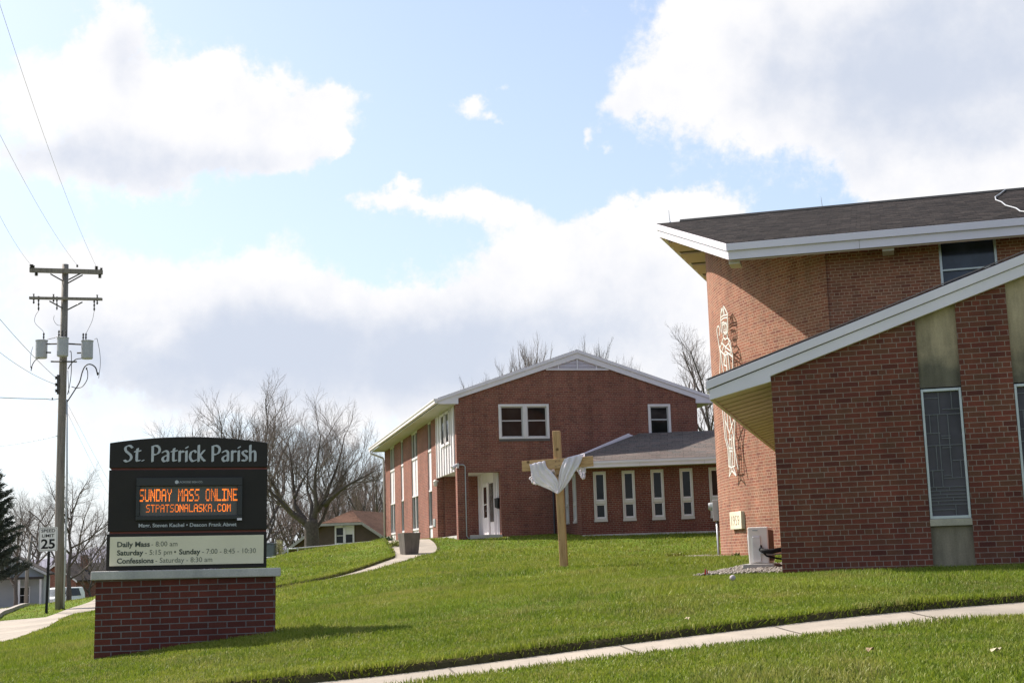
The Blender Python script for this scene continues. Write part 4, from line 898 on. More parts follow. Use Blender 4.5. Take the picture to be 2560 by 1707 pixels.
        for (x0, x1) in spans:
            sa = MB(); gl = MB()
            for (q0, q1, y) in ((z0+.06, z0+.70, .03), (z0+.66, z1-.09, .045)):
                for (u0, u1, w0, w1) in ((x0, x0+.04, q0, q1), (x1-.04, x1, q0, q1), (x0+.04, x1-.04, q0, q0+.045), (x0+.04, x1-.04, q1-.04, q1)): sa.box(F, u0+.001, u1-.001, y, y+.04, w0+.001, w1-.001)
                gl.box(F, x0+.04, x1-.04, y+.015, y+.025, q0+.04, q1-.04)
            sa.build('sash', M_FRAME, wf); gl.build('pane', M_GLASS, wf)
        s = MB(); s.box(F, a0, a1_, -.03, .1, z0-.085, z0-.003); s.build('window_sill', plain('dark_sill', (.10, .09, .09), .8), wf)
    vt = MB(); vt.box(rp, -.03, -.002, 5.17, 5.72, .62, .93)
    for k in range(4): vt.box(rp, -.04, -.031, 5.22, 5.67, .66+k*.065, .69+k*.065)
    vt.build('wall_vent', M_FRAME, t)
    ln = MB(); ln.tube([rp(.0, 4.3, 2.38), rp(-.1, 4.3, 2.40)], .03, 8); ln.lathe(rp(-.12, 4.3, 2.18), [(.04, 0), (.075, .04), (.08, .18), (.10, .2), (.03, .27)], 10); ln.build('porch_lantern', M_CREAM, t)
    fl = MB(); fl.box(rp, -.02, .06, -.10, -.001, 2.60, 2.78); fl.tube([rp(-.03, -.08, 2.72), rp(-.20, -.15, 2.60)], [.05, .085], 10); fl.build('floodlight', M_WH2, t)
    cd = MB(); cd.tube([rp(.06, -.035, 2.72), rp(.24, -.035, 2.72), rp(.30, -.035, 2.66), rp(.30, -.035, .12), rp(.36, -.035, .04), rp(.62, -.035, .035)], .022, 6); cd.build('conduit', M_GREYP, t, smooth=True)
    dp = MB(); dp.tube([rp(3.62, -.05, 2.9), rp(3.62, -.05, .12), rp(3.55, -.09, .03), rp(3.3, -.14, .02)], .035, 6); dp.build('drain_pipe', M_DARK, t, smooth=True)
    mbx = MB(); mbx.prism([rp(1.53, .18, 1.50), rp(1.53, .78, 1.50), rp(1.53, .74, 1.16), rp(1.53, .24, 1.10)], g1*.09)
    tag(mbx.build('mailbox', M_BLK, None, bevel=.01), 'small black mailbox on the white wall inside the corner porch', 'mailbox')
rectory()

def annex():
    K = 49./46
    t = thing('annex', 'low brick annex with a row of narrow windows and shingle roof, right of the cross', 'building', ap(3, 1, 0))
    vo = -C0[2]+.034; mb = MB(); ZT = 2.30; L = 11.; wx = [.46+1.02*k for k in range(9)]; ww = .455; z0, z1 = .545, 2.25
    e = 0.
    for x in wx: mb.prism([ap(e, 0, -.8), ap(x, 0, -.8), ap(x, 0, 2.62), ap(e, 0, 2.62)], a2*.3); mb.prism([ap(x, 0, -.8), ap(x+ww, 0, -.8), ap(x+ww, 0, z0-.07), ap(x, 0, z0-.07)], a2*.3); mb.prism([ap(x, 0, z1), ap(x+ww, 0, z1), ap(x+ww, 0, 2.62), ap(x, 0, 2.62)], a2*.3); e = x+ww
    mb.prism([ap(e, 0, -.8), ap(L, 0, -.8), ap(L, 0, 2.62), ap(e, 0, 2.62)], a2*.3)
    mb.build('front_wall', M_BA, t, voff=vo, uoff=-(C0@a1)+.1)
    sd = g2*1.0; F = lambda b, y, z: C0+g2*b+g1*y+ez*z           # side wall, parallel to the rectory
    sw = MB()
    ss = [(.62, 1.02), (1.72, 2.12)]; e = .02
    for (b0, b1) in ss:
        sw.prism([F(e, 0, -.8), F(b0, 0, -.8), F(b0, 0, 2.7), F(e, 0, 2.7)], g1*.28); sw.prism([F(b0, 0, -.8), F(b1, 0, -.8), F(b1, 0, z0-.07), F(b0, 0, z0-.07)], g1*.28); sw.prism([F(b0, 0, z1), F(b1, 0, z1), F(b1, 0, 2.7), F(b0, 0, 2.7)], g1*.28); e = b1
    sw.prism([F(e, 0, -.8), F(3.6, 0, -.8), F(3.6, 0, 2.7), F(e, 0, 2.7)], g1*.28)
    sw.build('side_wall', M_BA, t, voff=vo, uoff=.05)
    fd = MB(); fd.box(ap, .0, L, -.02, -.001, -.8, .04); fd.build('foundation', M_CAP, t)
    def win(G, x0, x1):
        f = MB(); b = .055
        f.box(G, x0, x0+b, -.03, .12, z0, z1); f.box(G, x1-b, x1, -.03, .12, z0, z1); f.box(G, x0+b, x1-b, -.03, .12, z1-b*1.2, z1); f.box(G, x0+b, x1-b, -.03, .12, z0, z0+b); f.box(G, x0+b, x1-b, -.02, .12, 1.10, 1.22)
        o = f.build('window', M_CREAM, t, bevel=.005)
        s = MB()
        for (q0, q1) in ((z0+b, 1.10), (1.22, z1-b*1.2)):
            for (u0, u1, w0, w1) in ((x0+b, x0+b+.045, q0, q1), (x1-b-.045, x1-b, q0, q1), (x0+b+.045, x1-b-.045, q0, q0+.045), (x0+b+.045, x1-b-.045, q1-.045, q1)): s.box(G, u0+.001, u1-.001, .015, .06, w0+.001, w1-.001)
            s.build('sash', M_WH2, o); s = MB()
        g = MB(); g.box(G, x0+b, x1-b, .045, .058, z0+b, z1-b); g.build('pane', M_GLASS, o)
        s = MB(); s.box(G, x0-.012, x1+.012, -.055, .1, z0-.07, z0-.002); s.build('window_sill', M_CREAM, o)
    for x in wx: win(ap, x, x+ww)
    for (b0, b1) in ss: win(F, b0, b1)
    ze, zr, n_e, n_r, dl = 2.60, 3.83, -.52, 3.2, -.52
    sl = (zr-ze)/(n_r-n_e); rf = MB()
    hipx = 2.05
    A, B, Cc, D = ap(dl, n_e, ze), ap(L, n_e, ze), ap(L, n_r, zr), ap(hipx, n_r, zr)
    rf.prism([A, B, Cc, D], -ez*.05); rf.prism([D, Cc, ap(L, n_r+2.2, zr-.75), ap(hipx+.4, n_r+2.2, zr-.75)], -ez*.05)
    lft = ap(-.52-.35, 2.6, ze)
    rf.prism([A, D, ap(hipx+.4, n_r+2.2, zr-.75), lft], -ez*.05)
    roof = rf.build('roof', M_SH2, t)
    f = MB(); f.box(ap, dl, L, n_e-.03, n_e+.0, ze-.10, ze-.012); f.box(ap, dl, L, n_e+.0, n_e+.03, ze-.235, ze-.06)
    f.prism([A-ez*.235, lft-ez*.235, lft-ez*.02, A-ez*.02], a1*.03); f.build('fascia', M_WH, roof)
    for d_ in (2.15, 4.4): jn = MB(); jn.box(ap, d_, d_+.008, n_e-.003, n_e+.01, ze-.232, ze-.10); jn.build('fascia_joint', plain('joint_grey', (.30, .29, .30)), roof)
    s = MB(); s.box(ap, dl, L, n_e+.03, -.002, ze-.24, ze-.215); s.prism([A+a2*.05-ez*.24, ap(-.003, .05, ze-.24), F(3, -.003, ze-.24-C0[2]+C0[2]), lft-ez*.24], ez*.02); s.build('soffit', M_CREAM, roof)
    # raised white board following the left slope
    k = MB(); p0, p1 = ap(-.50, n_e+.12, ze+.04), onplane(1570, 1083.5, ap(0, n_r-.25, 0), a2); p1e = onplane(1585, 1089, ap(0, n_r-.25, 0), a2)
    dn = ez*.165
    k.prism([p0, p1, p1-dn, p0-dn], a1*.05); k.prism([p1, p1e, p1e-dn*.25, p1-dn], a2*.05); k.build('rake_board', M_WH, roof)
annex()

# ------------------------------------------------------------------ the cross and its cloth
def cross():
    base = at(1410.5, 1418.5, 25); t = thing('wooden_cross', 'tall pale timber cross standing alone on the lawn', 'cross', base)
    aw = R(10); ax = np.array([math.cos(aw), -math.sin(aw), 0]); ayv = np.array([math.sin(aw), math.cos(aw), 0])
    le = -.022; up = np.array([0, 0, 1.])*math.cos(le)+ax*math.sin(le)
    axt = ax*math.cos(.030)+ez*math.sin(.030)
    F = lambda x, y, z: base+ax*x+ayv*y+up*z
    p = MB(); p.box(F, -.069, .069, -.069, .069, -.35, 2.475); p.build('post', M_CROSS, t, bevel=.012)
    c = F(0, 0, 1.87)
    G = lambda x, y, z: c+axt*x+ayv*y+up*z
    b = MB(); b.box(G, -.655, .655, -.108, -.070, -.093, .093); b.build('crossbeam', M_BEAM, t, bevel=.006)
    for (x, z) in ((-.03, .04), (.03, -.03), (-.03, -.05), (.035, .05)): k = MB(); k.tube([G(x, -.112, z), G(x, -.107, z)], .009, 8); k.build('bolt', M_DARK, t)
    # cloth: swags in beam coordinates (x along beam, z up), draped over the beam with folds
    cl = thing('draped_cloth', 'white cloth draped over both arms of the wooden cross and meeting in a point', 'cloth', c)
    s = .2551/ (FPX/25)
    Q = lambda px, py: ((px-527)*s, -(py-455)*s+(px-527)*s*.035)   # pixels of a close crop -> beam plane metres
    def swag(nm, outer, inner, yfront, seed, nf, amp):
        O = resample(smooth_line([W(*Q(*q), 0) for q in outer], 10), .012); I = resample(smooth_line([W(*Q(*q), 0) for q in inner], 10), .012)
        n = 64; m = 46
        def eq(P): d = np.r_[0, np.cumsum(np.linalg.norm(np.diff(P, axis=0), axis=1))]; u = np.linspace(0, d[-1], n); return np.c_[[np.interp(u, d, P[:, j]) for j in range(2)]].T
        O, I = eq(O), eq(I); rg = random.Random(seed); ph = [rg.uniform(0, 6.28) for _ in range(5)]
        pts = []; back = []
        for i in range(n):
            fi = i/(n-1); pinch = (1-fi)**.6
            for j in range(m+1):
                w = j/m; q = O[i]*(1-w)+I[i]*w
                fold = math.sin(w*math.pi*2*nf+ph[0]+.8*math.sin(fi*3+ph[1]))*.6+math.sin(w*math.pi*2*(nf*1.7)+ph[2]+fi*2)*.3+math.sin(w*math.pi*(nf*3.1)+ph[3]+fi*3)*.15
                y = -.132-.030*math.sin(fi*math.pi)-amp*fold*(.35+.65*math.sin(min(1, fi*1.3)*math.pi*.5+.3))*(1-.6*fi)-.02*math.sin(w*math.pi)
                pts.append(G(q[0], y, q[1]))
        mb = MB(); mb.add(pts, [(i*(m+1)+j, i*(m+1)+j+1, (i+1)*(m+1)+j+1, (i+1)*(m+1)+j) for i in range(n-1) for j in range(m)])
        # over the top of the beam and down behind
        top = [pts[j] for j in range(m+1)]; rows = [top]
        for dy, dz in ((.02, .020), (.055, .024), (.085, .010), (.095, -.05), (.10, -.14), (.105, -.20)): rows.append([p+ayv*(dy+.03)+ez*dz*1.0+axt*.004*math.sin(jj*1.3) for jj, p in enumerate(top)])
        fl = [p for r in rows for p in r]; mb.add(fl, [(r*(m+1)+j, (r+1)*(m+1)+j, (r+1)*(m+1)+j+1, r*(m+1)+j+1) for r in range(len(rows)-1) for j in range(m)])
        o = mb.build(nm, M_CLOTH, cl, smooth=True); md = o.modifiers.new('thick', 'SOLIDIFY'); md.thickness = .004; return o
    swag('left_swag', [(255,438),(268,520),(288,590),(345,648),(430,695),(515,748)], [(408,420),(425,480),(470,530),(508,585),(527,640),(517,748)], 0, 4, 3.2, .027)
    swag('right_swag', [(598,420),(560,500),(537,590),(528,660),(515,748)], [(792,392),(745,495),(700,552),(640,635),(580,700),(517,748)], 0, 9, 3.0, .027)
    def tail(nm, outline, seed, yb):
        rg = random.Random(seed); L, Rr = outline; n, m = 22, 16; mb = MB(); pts = []
        A = smooth_line([W(*Q(*q), 0) for q in L], 10)[:, :2]; B = smooth_line([W(*Q(*q), 0) for q in Rr], 10)[:, :2]
        def eq(P): d = np.r_[0, np.cumsum(np.linalg.norm(np.diff(P, axis=0), axis=1))]; u = np.linspace(0, d[-1], n); return np.c_[[np.interp(u, d, P[:, j]) for j in range(2)]].T
        A, B = eq(A), eq(B); ph = [rg.uniform(0, 6) for _ in range(4)]
        for i in range(n):
            for j in range(m+1):
                w = j/m; q = A[i]*(1-w)+B[i]*w; f = math.sin(w*15+ph[0]+i*.16)*.024+math.sin(w*27+ph[1]-i*.3)*.011+math.sin(w*9+i*.5+ph[2])*.01
                pts.append(G(q[0]+.006*math.sin(w*22+i), yb-f, q[1]+.006*math.sin(w*18+ph[3])))
        mb.add(pts, [(i*(m+1)+j, i*(m+1)+j+1, (i+1)*(m+1)+j+1, (i+1)*(m+1)+j) for i in range(n-1) for j in range(m)])
        o = mb.build(nm, M_CLOTH, cl, smooth=True); o.modifiers.new('thick', 'SOLIDIFY').thickness = .004
    tail('left_tail', ([(268,520),(262,545),(234,562),(252,585),(272,628)], [(300,520),(310,560),(320,600),(345,635),(362,652)]), 5, -.075)
    tail('right_tail', ([(706,520),(712,548),(735,590),(757,630)], [(822,490),(800,530),(792,575),(782,628)]), 6, -.055)
    tail('inner_tail', ([(420,470),(440,505),(470,520)], [(440,450),(498,512),(500,552)]), 8, -.05)
cross()

# ------------------------------------------------------------------ the parish sign
FONT5 = {'S':"01111 10000 10000 01110 00001 00001 11110",'U':"10001 10001 10001 10001 10001 10001 01110",'N':"10001 11001 10101 10101 10011 10001 10001",'D':"11110 10001 10001 10001 10001 10001 11110",'A':"01110 10001 10001 11111 10001 10001 10001",'Y':"10001 10001 01010 00100 00100 00100 00100",
 'M':"10001 11011 10101 10101 10001 10001 10001",'O':"01110 10001 10001 10001 10001 10001 01110",'L':"10000 10000 10000 10000 10000 10000 11111",'I':"11111 00100 00100 00100 00100 00100 11111",'E':"11111 10000 10000 11110 10000 10000 11111",'T':"11111 00100 00100 00100 00100 00100 00100",'P':"11110 10001 10001 11110 10000 10000 10000",
 'K':"10001 10010 10100 11000 10100 10010 10001",'C':"01110 10001 10000 10000 10000 10001 01110",'.':"00000 00000 00000 00000 00000 00100 00100",' ':"00000 00000 00000 00000 00000 00000 00000"}
def parish_sign():
    X0, Y0 = -3.63, 15.15; tl = R(.6)
    t = thing('parish_sign', 'dark parish sign with amber message display on a brick base with a concrete cap', 'sign', W(X0, Y0, -1.0))
    yw = R(12.5)
    def F(x, y, z):                                       # x right, y back, z up, on the sign's own axes
        x = x*.973
        xr = x*math.cos(tl)+z*math.sin(tl); zr = -x*math.sin(tl)+z*math.cos(tl)
        return W(X0+xr*math.cos(yw)-y*math.sin(yw), Y0+xr*math.sin(yw)+y*math.cos(yw), zr)
    b = MB(); b.box(F, -.984, .984, .0, .50, -1.6, -.116); b.build('brick_base', M_BS, t, uoff=.98-X0, voff=.116+.003)
    c = MB(); c.box(F, -1.037, 1.037, -.055, .555, -.116, -.022); c.build('cap', M_CAP, t, bevel=.01)
    def front(y): return lambda x, yy, o: F(x, y-o, yy)
    y0, y1 = .10, .40
    tp = MB(); n = 24; top = [(-.882+1.764*i/n, 1.374+.068*(1-(2*i/n-1)**2)) for i in range(n+1)]
    tp.prism([F(-.882, y0, 1.099), F(.882, y0, 1.099)]+[F(x, y0, z) for x, z in top[::-1]], F(0, y1, 0)-F(0, y0, 0)); hd = tp.build('header_cabinet', M_SIGN, t, bevel=.006)
    m = MB(); m.box(F, -.882, .882, y0, y1, .402, 1.075); md = m.build('display_cabinet', M_SIGN, t, bevel=.006)
    l = MB(); l.box(F, -.89, .882, y0, y1, -.018, .378); lo = l.build('message_cabinet', M_SIGN, t, bevel=.006)
    for q0 in (.378, 1.075): r = MB(); r.box(F, -.862, .878, y0+.03, y1-.03, q0, q0+.024); r.build('red_reveal', M_REDL, t)
    d = MB()
    for (a0, a1_, z0, z1) in ((-.578, .60, .895, .985), (-.578, .60, .520, .565), (-.578, -.538, .565, .895), (.545, .60, .565, .895)): d.box(F, a0, a1_, y0-.045, y0-.001, z0, z1)
    cs = d.build('display_case', M_SIGND, t, bevel=.004)
    s = MB(); s.box(F, -.536, .543, y0-.012, y0-.002, .567, .893); s.build('led_screen', M_SCREEN, t)
    def dots(name, text, x0, x1, z0, z1, seed, bold, parent):
        rg = random.Random(seed); cols = len(text)*6-1; px = (x1-x0)/cols; pz = (z1-z0)/7; mb = MB()
        for i, ch in enumerate(text):
            for r_, row in enumerate(FONT5[ch].split()):
                for k, q in enumerate(row):
                    if q == '1':
                        x = x0+(i*6+k+.5)*px; z = z1-(r_+.5)*pz; w = px*(.43 if bold else .42); h = pz*.42
                        pass
                        mb.box(F, x-w, x+w, y0-.0135-rg.uniform(0, .0006), y0-.0122, z-h, z+h)
        return mb.build(name, M_LED, parent)
    dots('lit_text', 'SUNDAY MASS ONLINE', -.545, .545, .725, .862, 1, True, t)
    dots('lit_text', 'STPATSONALASKA.COM', -.468, .472, .607, .693, 2, False, t)
    dg = text_mesh
    dg('maker_name', 'LACROSSE SIGN CO.', .03, lambda x, y, o: F(-.115+x, y0-.046-o, .925+y), M_LET, cs, ext=.001, width=.27)
    e = MB(); e.prism([F(-.135+.02*math.cos(a), y0-.046, .936+.02*math.sin(a)) for a in np.linspace(0, 6.28, 15)[:-1]], F(0, -.002, 0)-F(0, 0, 0)); e.build('maker_emblem', M_LET, cs)
    e = MB(); e.box(F, .545, .598, y0-.048, y0-.0455, .508, .532); e.build('label_plate', M_WH, cs)
    dg('clergy_names', 'Msgr. Steven Kachel • Deacon Frank Abnet', .055, lambda x, y, o: F(-.545+x, y0-.002-o, .447+y), M_LET, md, ext=.0015, width=1.085, bold=.0012)
    p = MB(); p.box(F, -.852, .848, y0-.012, y0-.001, .030, .345); pn = p.build('message_board', M_PANEL, lo, bevel=.003)
    for body, x, z, wd, bd, mt in (('Daily Mass', -.772, .236, .355, .0022, M_TXT), ('- 8:00 am', -.40, .236, .285, 0, M_TXT2), ('Saturday', -.772, .146, .285, .0022, M_TXT), ('- 5:15 pm', -.467, .146, .295, 0, M_TXT2), ('•', -.15, .146, .022, .001, M_TXT), ('Sunday', -.095, .146, .235, .0022, M_TXT), ('- 7:00 - 8:45 - 10:30', .16, .146, .60, 0, M_TXT2), ('Confessions', -.772, .058, .40, .0022, M_TXT), ('- Saturday - 8:30 am', -.352, .058, .625, 0, M_TXT2)):
        dg('lettering', body, .078, lambda x_, y_, o, x=x, z=z: F(x+x_, y0-.0125-o, z+y_), mt, pn, ext=.0008, width=wd, bold=bd)
    # parish name, drawn with a broad pen
    G_ = {'S': (.62, [[(.52,.86),(.40,.97),(.22,.97),(.10,.84),(.14,.66),(.30,.52),(.44,.38),(.47,.20),(.36,.05),(.20,.0),(.06,.08)]]),
     't': (.46, [[(.24,.80),(.20,.62),(.19,.15),(.22,.04),(.36,.06)], [(.08,.62),(.40,.66)]]), '.': (.24, [[(.09,.05),(.13,.07)]]),
     'P': (.66, [[(.12,.95),(.12,.0)], [(.10,.94),(.34,.98),(.52,.86),(.55,.68),(.46,.50),(.28,.42),(.14,.44)]]),
     'a': (.56, [[(.09,.56),(.24,.66),(.40,.58),(.42,.40),(.42,.02)], [(.42,.38),(.24,.34),(.10,.22),(.10,.08),(.22,.0),(.36,.08),(.42,.16)]]),
     'r': (.42, [[(.12,.65),(.12,.0)], [(.12,.48),(.24,.63),(.36,.58)]]), 'i': (.27, [[(.12,.65),(.12,.0)], [(.11,.84),(.18,.90)]]),
     'c': (.50, [[(.44,.56),(.34,.66),(.18,.60),(.09,.40),(.10,.18),(.22,.02),(.36,.03),(.44,.08)]]),
     'k': (.54, [[(.12,1.0),(.12,.0)], [(.46,.68),(.18,.34)], [(.20,.36),(.36,.14),(.50,.02)]]),
     's': (.46, [[(.38,.58),(.28,.66),(.14,.62),(.10,.50),(.20,.38),(.34,.28),(.36,.14),(.26,.02),(.08,.06)]]),
     'h': (.58, [[(.12,1.0),(.12,.0)], [(.12,.46),(.26,.62),(.40,.60),(.44,.44),(.44,.0)]]), ' ': (.34, [])}
    text = 'St. Patrick Parish'; total = sum(G_[c_][0] for c_ in text)-.2; kx = 1.46/total; kz = .178; x = -.728; z0 = 1.168; rg = random.Random(1); mb = MB()
    nb = np.array([.068, .030]); n2 = np.array([-.012, .022])
    for ch in text:
        adv, strokes = G_[ch]
        for st in strokes:
            P = smooth_line([W(a, b_, 0) for a, b_ in st], 4)[:, :2] if len(st) > 2 else np.array(st)
            for q, r_ in zip(P[:-1], P[1:]):
                pts = [q+nb+n2, q+nb-n2, q-nb-n2, q-nb+n2, r_+nb+n2, r_+nb-n2, r_-nb-n2, r_-nb+n2]
                pts = sorted(map(tuple, pts)); 
                def half(seq):
                    h = []
                    for p_ in seq:
                        while len(h) > 1 and (h[-1][0]-h[-2][0])*(p_[1]-h[-2][1])-(h[-1][1]-h[-2][1])*(p_[0]-h[-2][0]) <= 1e-9: h.pop()
                        h.append(p_)
                    return h
                hull = half(pts)[:-1]+half(pts[::-1])[:-1]; yy = y0-.006-rg.uniform(0, .002)
                mb.prism([F(x+a*kx*1., yy, z0+b_*kz) for a, b_ in hull], F(0, .005, 0)-F(0, 0, 0))
        x += adv*kx
    mb.build('parish_name', M_LET, hd)
parish_sign()

# ------------------------------------------------------------------ trees
def tubes(mb, P, r, n, cap=False): mb.tube(P, r, n, cap)
class Grow:
    def __init__(s, seed): s.rg = random.Random(seed); s.t = MB(); s.c = MB(); s.n = 0
    def limb(s, P, r0, r1, level):
        k = len(P); rr = [r0+(r1-r0)*(i/(k-1))**.8 for i in range(k)]
        (s.t if level < 2 else s.c).tube(P, rr, (9 if level == 0 else 6) if level < 2 else (4 if level == 2 else 3), level < 2)
    def branch(s, p, d, L, r, level, maxl, up, kids, spread, wig=.16):
        g = s.rg; n = 5 if level < 2 else 4 if level < 4 else 3; P = [Vector(p)]; d = Vector(d).normalized()
        for i in range(n):
            d = (d+Vector((g.gauss(0, wig), g.gauss(0, wig), g.gauss(0, wig)+up*.35))).normalized(); P.append(P[-1]+d*(L/n))
        s.limb(P, r, r*(.38 if level < maxl else .5), level); s.n += 1
        if level < maxl: s.sprout(P, L, r, level, maxl, up, kids, spread, wig)
    def sprout(s, P, L, r, level, maxl, up, kids, spread, wig, lo=.25):
        g = s.rg; k = kids[min(level, len(kids)-1)]; P = [Vector(q) for q in P]
        for j in range(k):
            f = lo+(1-lo)*(j+g.random())/k; x = f*(len(P)-1); i = min(int(x), len(P)-2); q = P[i].lerp(P[i+1], x-i); t = (P[i+1]-P[i]).normalized()
            a = t.orthogonal().normalized(); b = t.cross(a); ph = g.uniform(0, 6.283); an = g.gauss(spread, .14)
            if j == k-1 and level > 0: an *= .35
            dd = t*math.cos(an)+(a*math.cos(ph)+b*math.sin(ph))*math.sin(an)
            s.branch(q, dd, L*g.uniform(.45, .72)*(1.08-.45*f), max(.0045, r*(.50-.24*f)), level+1, maxl, up, kids, spread, wig)
    def finish(s, name, label, base, group=None, twig=None, bark=None, cat='tree'):
        t = thing(name, label, cat, base, group); s.t.build('trunk', bark or M_BARK, t, smooth=True); s.c.build('crown', twig or M_TWIG, t, smooth=True); return t
def bare_tree(name, label, base, H, seed, group=None, up=.25, spread=.62, kids=(9, 8, 7, 6), trunk=.30, r=None, twig=None, maxl=4, lim=0.62):
    G = Grow(seed); g = G.rg; b = Vector(base); r = r or H*.022; P = [b-Vector((0, 0, .4))]; n = 7
    for i in range(1, n+1): P.append(b+Vector((g.gauss(0, .012*H), g.gauss(0, .012*H), H*.72*i/n)))
    G.limb(P, r, r*.18, 0)
    k = kids[0]
    for j in range(k):
        f = trunk+(1-trunk)*(j+.5*g.random())/k; x = f*n; i = min(int(x), n-1); q = P[i].lerp(P[i+1], x-i); ph = j*2.4+g.uniform(-.4, .4); an = spread+.35*(1-f)
        d = Vector((math.cos(ph)*math.sin(an), math.sin(ph)*math.sin(an), math.cos(an)))
        G.branch(q, d, H*lim*(1-.52*f)*g.uniform(.8, 1.1), r*(.52-.26*f), 1, maxl, up, kids, spread)
    return G.finish(name, label, base, group, twig)
def place(u, v, Y): p = at(u, v, Y); return W(p[0], p[1], gz(p[0], p[1]))

def big_tree():
    Y = 75; base = place(780, 1380, Y); G = Grow(11); g = G.rg
    def L(pts, dep): return [Vector(at(u, v, Y+dep*i/(len(pts)-1))) for i, (u, v) in enumerate(pts)]
    z = base[2]; tr = [Vector(base)-Vector((0, 0, .5)), Vector(base)+Vector((0, 0, .4))]+L([(779, 1335), (777, 1308), (777, 1298)], 0)
    G.limb(tr, .46, .36, 0)
    limbs = [([(768,1308),(745,1292),(728,1281),(707,1260),(692,1243),(668,1222),(650,1200)], -1.0, .24), ([(707,1260),(692,1226),(678,1201),(662,1175),(655,1140)], -1.2, .13), ([(764,1304),(748,1280),(736,1260),(736,1243),(732,1191),(727,1145),(718,1095)], 1.0, .19),
             ([(736,1243),(746,1222),(757,1200),(772,1175),(790,1140)], 1.5, .12), ([(783,1300),(788,1280),(791,1262),(787,1218),(788,1190),(795,1140),(803,1085)], -.8, .20), ([(792,1275),(803,1262),(814,1242),(825,1212),(838,1180),(852,1135),(862,1085)], .8, .19),
             ([(812,1262),(830,1243),(850,1226),(881,1206),(913,1190),(940,1174)], -1.5, .16), ([(781,1332),(796,1310),(808,1292),(820,1262),(832,1236),(852,1200),(872,1172)], 1.6, .17), ([(777,1300),(779,1260),(768,1225),(770,1180),(766,1130)], 2.2, .14)]
    for pts, dep, r in limbs:
        P = L(pts, dep); P = [Vector(q) for q in smooth_line([np.array(q) for q in P], 3)]; G.limb(P, r, r*.12, 1)
        Ln = sum((P[i+1]-P[i]).length for i in range(len(P)-1))
        G.sprout(P, 4.9, r*.46, 1, 4, .30, (0, 14, 9, 7), .66, .14, .2)
    G.finish('maple_tree', 'big spreading bare tree with forked dark trunk right of the parish sign', base)
big_tree()
# prototypes, then copies
tA = bare_tree('bare_tree', 'tall bare tree with fine twigs, leftmost of those above the parish sign', place(492, 1400, 95), 12.6, 21, 'bare trees behind the parish sign', .22, .66, (11, 8, 7, 5), .25)
tB = bare_tree('bare_tree', 'bare tree with upright forked limbs above the middle of the parish sign', place(572, 1400, 90), 12.4, 22, 'bare trees behind the parish sign', .26, .62, (11, 8, 7, 5), .22)
def cp(tr, u, v, Y, H0, H, rz, label, group):
    o = dup(tr, place(u, v, Y), rz, label, H/H0); o['group'] = group; return o
cp(tB, 650, 1400, 92, 12.4, 13.5, 2.1, 'tallest bare tree, rising above the right shoulder of the parish sign', 'bare trees behind the parish sign')
tC = bare_tree('bare_tree', 'bare tree with many thin upright shoots behind the left roof slope of the rectory', place(1285, 1380, 92), 12.4, 23, 'bare trees behind the rectory', .75, .42, (13, 7, 6, 3), .3, lim=.6)
cp(tC, 1480, 1380, 94, 12.4, 13.2, 1.3, 'bare tree with thin upright shoots behind the right roof slope of the rectory', 'bare trees behind the rectory')
cp(tC, 1378, 1380, 99, 12.4, 14.7, 3.9, 'bare tree whose twigs show just over the peak of the rectory roof', 'bare trees behind the rectory')
cp(tC, 1212, 1380, 96, 12.4, 11.8, 5.2, 'lowest bare tree with thin shoots above the lower left part of the rectory roof', 'bare trees behind the rectory')
cp(tC, 1560, 1380, 98, 12.4, 12.6, .4, 'bare tree with thin shoots above the lower right part of the rectory roof', 'bare trees behind the rectory')
tD = bare_tree('bare_tree', 'dark bare tree between the rectory eave and the curved church wall', place(1785, 1380, 70), 9.8, 24, None, .30, .6, (10, 8, 6, 5), .25)
cp(tA, 172, 1480, 118, 12.6, 11.6, .7, 'round headed bare tree just behind the utility pole', 'bare trees along the street on the left')
cp(tA, 92, 1480, 128, 12.6, 10.6, 2.9, 'bare tree behind the speed limit sign', 'bare trees along the street on the left')
cp(tB, 40, 1480, 112, 12.4, 8.8, 1.9, 'low bare tree in front of the grey house at the left edge', 'bare trees along the street on the left')
cp(tB, 228, 1480, 150, 12.4, 8.0, 4.1, 'small bare tree right beside the left edge of the parish sign', 'bare trees along the street on the left')
tE = bare_tree('bare_tree', 'reddish bare tree of the grove, nearest the rectory downspout', place(948, 1400, 112), 11, 25, 'grove of bare trees behind the brown roofed house', .45, .5, (9, 6, 6, 4), .18, twig=M_TWIGR)
def cpE(u, Y, H, rz, lab): cp(tE, u, 1400, Y, 11, H, rz, lab, 'grove of bare trees behind the brown roofed house')
for _k, (u, Y, H, rz) in enumerate([(915, 118, 11, 1), (880, 124, 11.5, 2), (842, 120, 10.5, 3), (806, 128, 11.2, 4), (768, 122, 9.8, 5), (732, 118, 9.4, .5), (700, 124, 9.6, 1.6), (684, 116, 8.6, 2.7), (898, 136, 12, 3.3), (934, 130, 11.8, 4.6), (826, 140, 12, 5.4), (752, 138, 11, .2), (962, 122, 11.5, 1.9)]):
    cpE(u, Y, H, rz, 'bare reddish tree, one of the dense grove behind the brown roofed house')
tE['label'] = 'bare reddish tree, one of the dense grove behind the brown roofed house'

